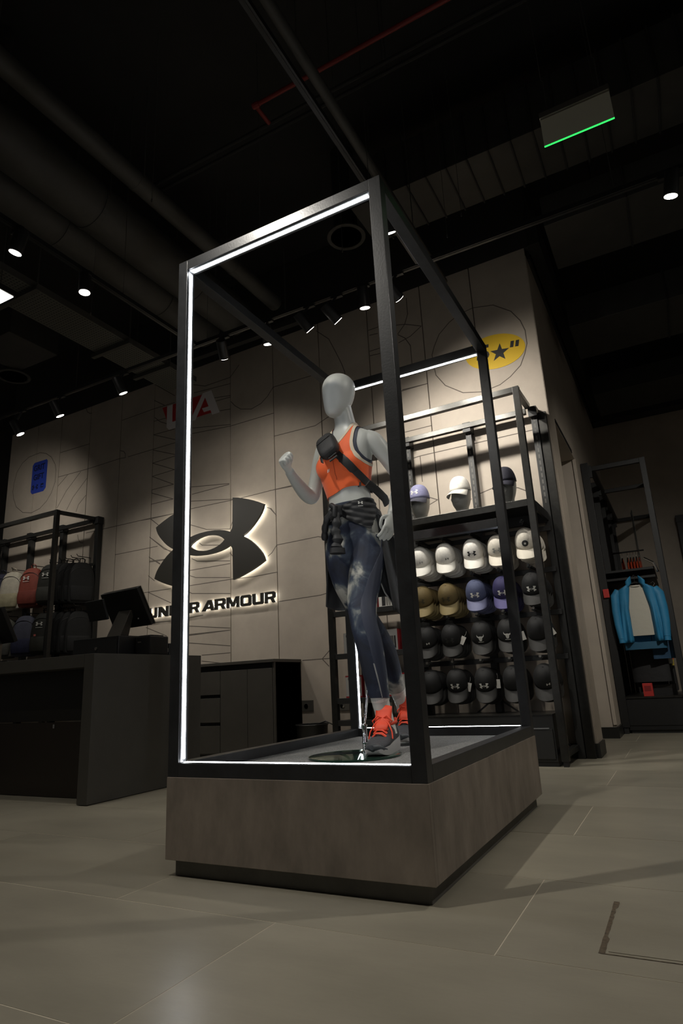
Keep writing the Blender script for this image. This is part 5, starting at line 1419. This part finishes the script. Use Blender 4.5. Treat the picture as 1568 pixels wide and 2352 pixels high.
# drape behind the hips
def drape(u, v_):
    a = radians(-105 + 210 * u)                            # around the back, 0 = straight back
    k = v_
    r_s = .135 + .055 * k ** .8; r_b = .125 + .09 * k
    w = 1 + .05 * sin(7 * a + 2.0) * (.3 + k)
    hemz = 1.00 + .05 * cos(a * 2.2) - .03 * sin(a)
    z = 1.45 + (hemz - 1.45) * k
    c = Vector((.356, .93, 0)) - FR * (.05 * k)
    p = c + LX * (r_s * w * sin(a)) - FR * (r_b * w * cos(a)) 
    return (p.x - JR.x, p.y - JR.y, z - JR.z)
d_ = sheet(drape, 48, 24, 0).build('back_drape', M_JKT, jk, smooth=True, solid=.006)
def flap(u, v_):
    a = np.array([(.470, .985, 1.42), (.452, .995, 1.26), (.437, 1.0, 1.115), (.455, 1.02, 1.045), (.490, 1.05, .975)]); b = np.array([(.505, .965, 1.43), (.530, 1.02, 1.30), (.548, 1.05, 1.17), (.530, 1.06, 1.06), (.494, 1.053, .972)])
    t = np.linspace(0, 1, 5); pa = [np.interp(v_, t, a[:, i]) for i in range(3)]; pb = [np.interp(v_, t, b[:, i]) for i in range(3)]
    p = np.array(pa) * (1 - u) + np.array(pb) * u
    p[1] += .012 * sin(u * 9) * v_
    return tuple(p - np.array(JR))
fl_ = sheet(flap, 12, 20, 0).build('front_flap', M_JKT, jk, smooth=True, solid=.004)
MB().tube([flap(0, .5 + .5 * k / 12) for k in range(13)], .0036, 7).build('zip_edge', M_JTRIM, fl_, smooth=True)
# knot and two hanging sleeve ends
kn = Vector((.333, .785, 1.435)) - JR
rings = [[kn + Vector((.030 * cos(q) * (1 + .2 * sin(3 * q)), .020 * sin(q) - .012, dz)) for q in [2 * pi * j / 14 for j in range(14)]] for dz in (-.030, -.018, 0, .018, .030)]
MB().loft(rings).build('knot', M_JKT, jk, smooth=True, sub=2)
MB().tube([kn + Vector((-.02, -.02, .03)), kn + Vector((.012, -.042, .008)), kn + Vector((.004, -.038, -.03)), kn + Vector((-.02, -.02, -.035))], .014, 10).build('knot_fold', M_JKT, jk, smooth=True)
s1 = [kn + Vector(p) for p in ((0, -.02, -.01), (.012, -.032, -.06), (.004, -.034, -.105), (.014, -.036, -.15), (.006, -.036, -.185), (.010, -.036, -.205))]
c1 = catmull(s1, 4)
MB().tube([Vector(p) for p in c1], [.019 + .005 * sin(k * 1.7) + .0004 * k for k in range(len(c1))], 14, .7).build('sleeve', M_JKT, jk, smooth=True)
MB().tube([s1[-1] + Vector((0, 0, .012)), s1[-1] + Vector((0, 0, -.014))], [.038, .040], 16, .7).build('cuff', M_JKT, jk, smooth=True)
s2 = [kn + Vector(p) for p in ((-.02, -.01, 0), (-.055, -.005, -.03), (-.085, .02, -.075), (-.10, .04, -.12))]
MB().tube([Vector(p) for p in catmull(s2, 4)], [.026 + .004 * sin(k * 1.9) for k in range(13)], 14, .6).build('sleeve', M_JKT, jk, smooth=True)
i = np.argmin((zz - 1.463) ** 2 + (sl - .09) ** 2 + np.where(fw > 0, 0, 1)); p = Vector(BV[i]) + Vector(BN[i]) * .024 - JR
nn = Vector(BN[i]); nn.z = 0; nn.normalize(); tx = nn.cross(UP) * -1
v, f = shape2d(emb_scaled(.016), .001)
MB().add([tuple(p + tx * x + UP * y + nn * z) for x, y, z in v], f).build('emblem', M_WHPRINT, jk)
MB().add([tuple(p + tx * x + UP * (z_ - .016)) for x, z_ in ((-.012, -.001), (.012, -.001), (.012, .001), (-.012, .001))], [(0, 1, 2, 3)]).build('word_mark', M_WHPRINT, jk)

# ================================================================== SLING BAG
M_BAG = mat('bag_black', (.012, .012, .012), .6, bump=(300, .25)); M_STRAP = mat('strap_black', (.014, .014, .014), .55, bump=(500, .2))
BC = Vector((.322, .738, 1.765))
bg = placed(thing('sling_bag', 'small black sling bag worn across the mannequin chest', 'bag', BC))
bn = (FR * .93 + LX * -.05 + UP * .36).normalized()
bu = Vector((-.45, -.02, .89)); bu = (bu - bn * bu.dot(bn)).normalized(); br = bu.cross(bn).normalized()
rings = []
for t_, sx, sy in ((-.030, .040, .058), (-.022, .052, .072), (.0, .056, .077), (.020, .053, .073), (.030, .042, .060), (.033, .018, .034)):
    rings.append([br * (sx * math.copysign(abs(cos(q)) ** .55, cos(q))) + bu * (sy * math.copysign(abs(sin(q)) ** .55, sin(q))) + bn * t_ for q in [2 * pi * j / 28 for j in range(28)]])
MB().loft(rings).build('pouch', M_BAG, bg, smooth=True, sub=1)
MB().tube([br * x + bu * (.018 + .05 * x) + bn * .034 for x in (-.042, -.02, 0, .02, .042)], .0022, 6).build('pocket_zip', M_BLACK, bg)
MB().tube([br * -.045 + bu * -.03 + bn * .0, br * -.058 + bu * -.045, br * -.060 + bu * -.075, br * -.055 + bu * -.09, br * -.052 + bu * -.07, br * -.05 + bu * -.045], .004, 7).build('zip_pull', M_BLACK, bg, smooth=True)
P1 = np.array((.300, .745, 1.80)); P2 = np.array((.505, .80, 1.553)); P3 = np.array((.235, .955, 1.80))
pn = np.cross(P2 - P1, P3 - P1); pn /= np.linalg.norm(pn)
pd = (BV - P1) @ pn
SG = np.minimum.reduce([.0175 - np.abs(pd), not_arm, 1.90 - zz, zz - 1.40, np.where(np.abs(sl) < .17, 1, -1)])
cloth('strap', clip(BV, BN, BF, SG, .0085), M_STRAP, bg, BC, .0028)
MB().tube([Vector((.500, .80, 1.553)) - BC, Vector((.522, .86, 1.525)) - BC, Vector((.530, .93, 1.50)) - BC, Vector((.510, 1.0, 1.49)) - BC], .020, 10, .3).build('strap_slack', M_STRAP, bg, smooth=True)
for t_ in (-.082, -.105):
    c_ = bu * t_ + bn * -.004 + br * .004
    MB().bar(c_ - br * .024, c_ + br * .024, .010, .006, up=tuple(bn)).build('buckle', M_BLACK, bg, bevel=.001)
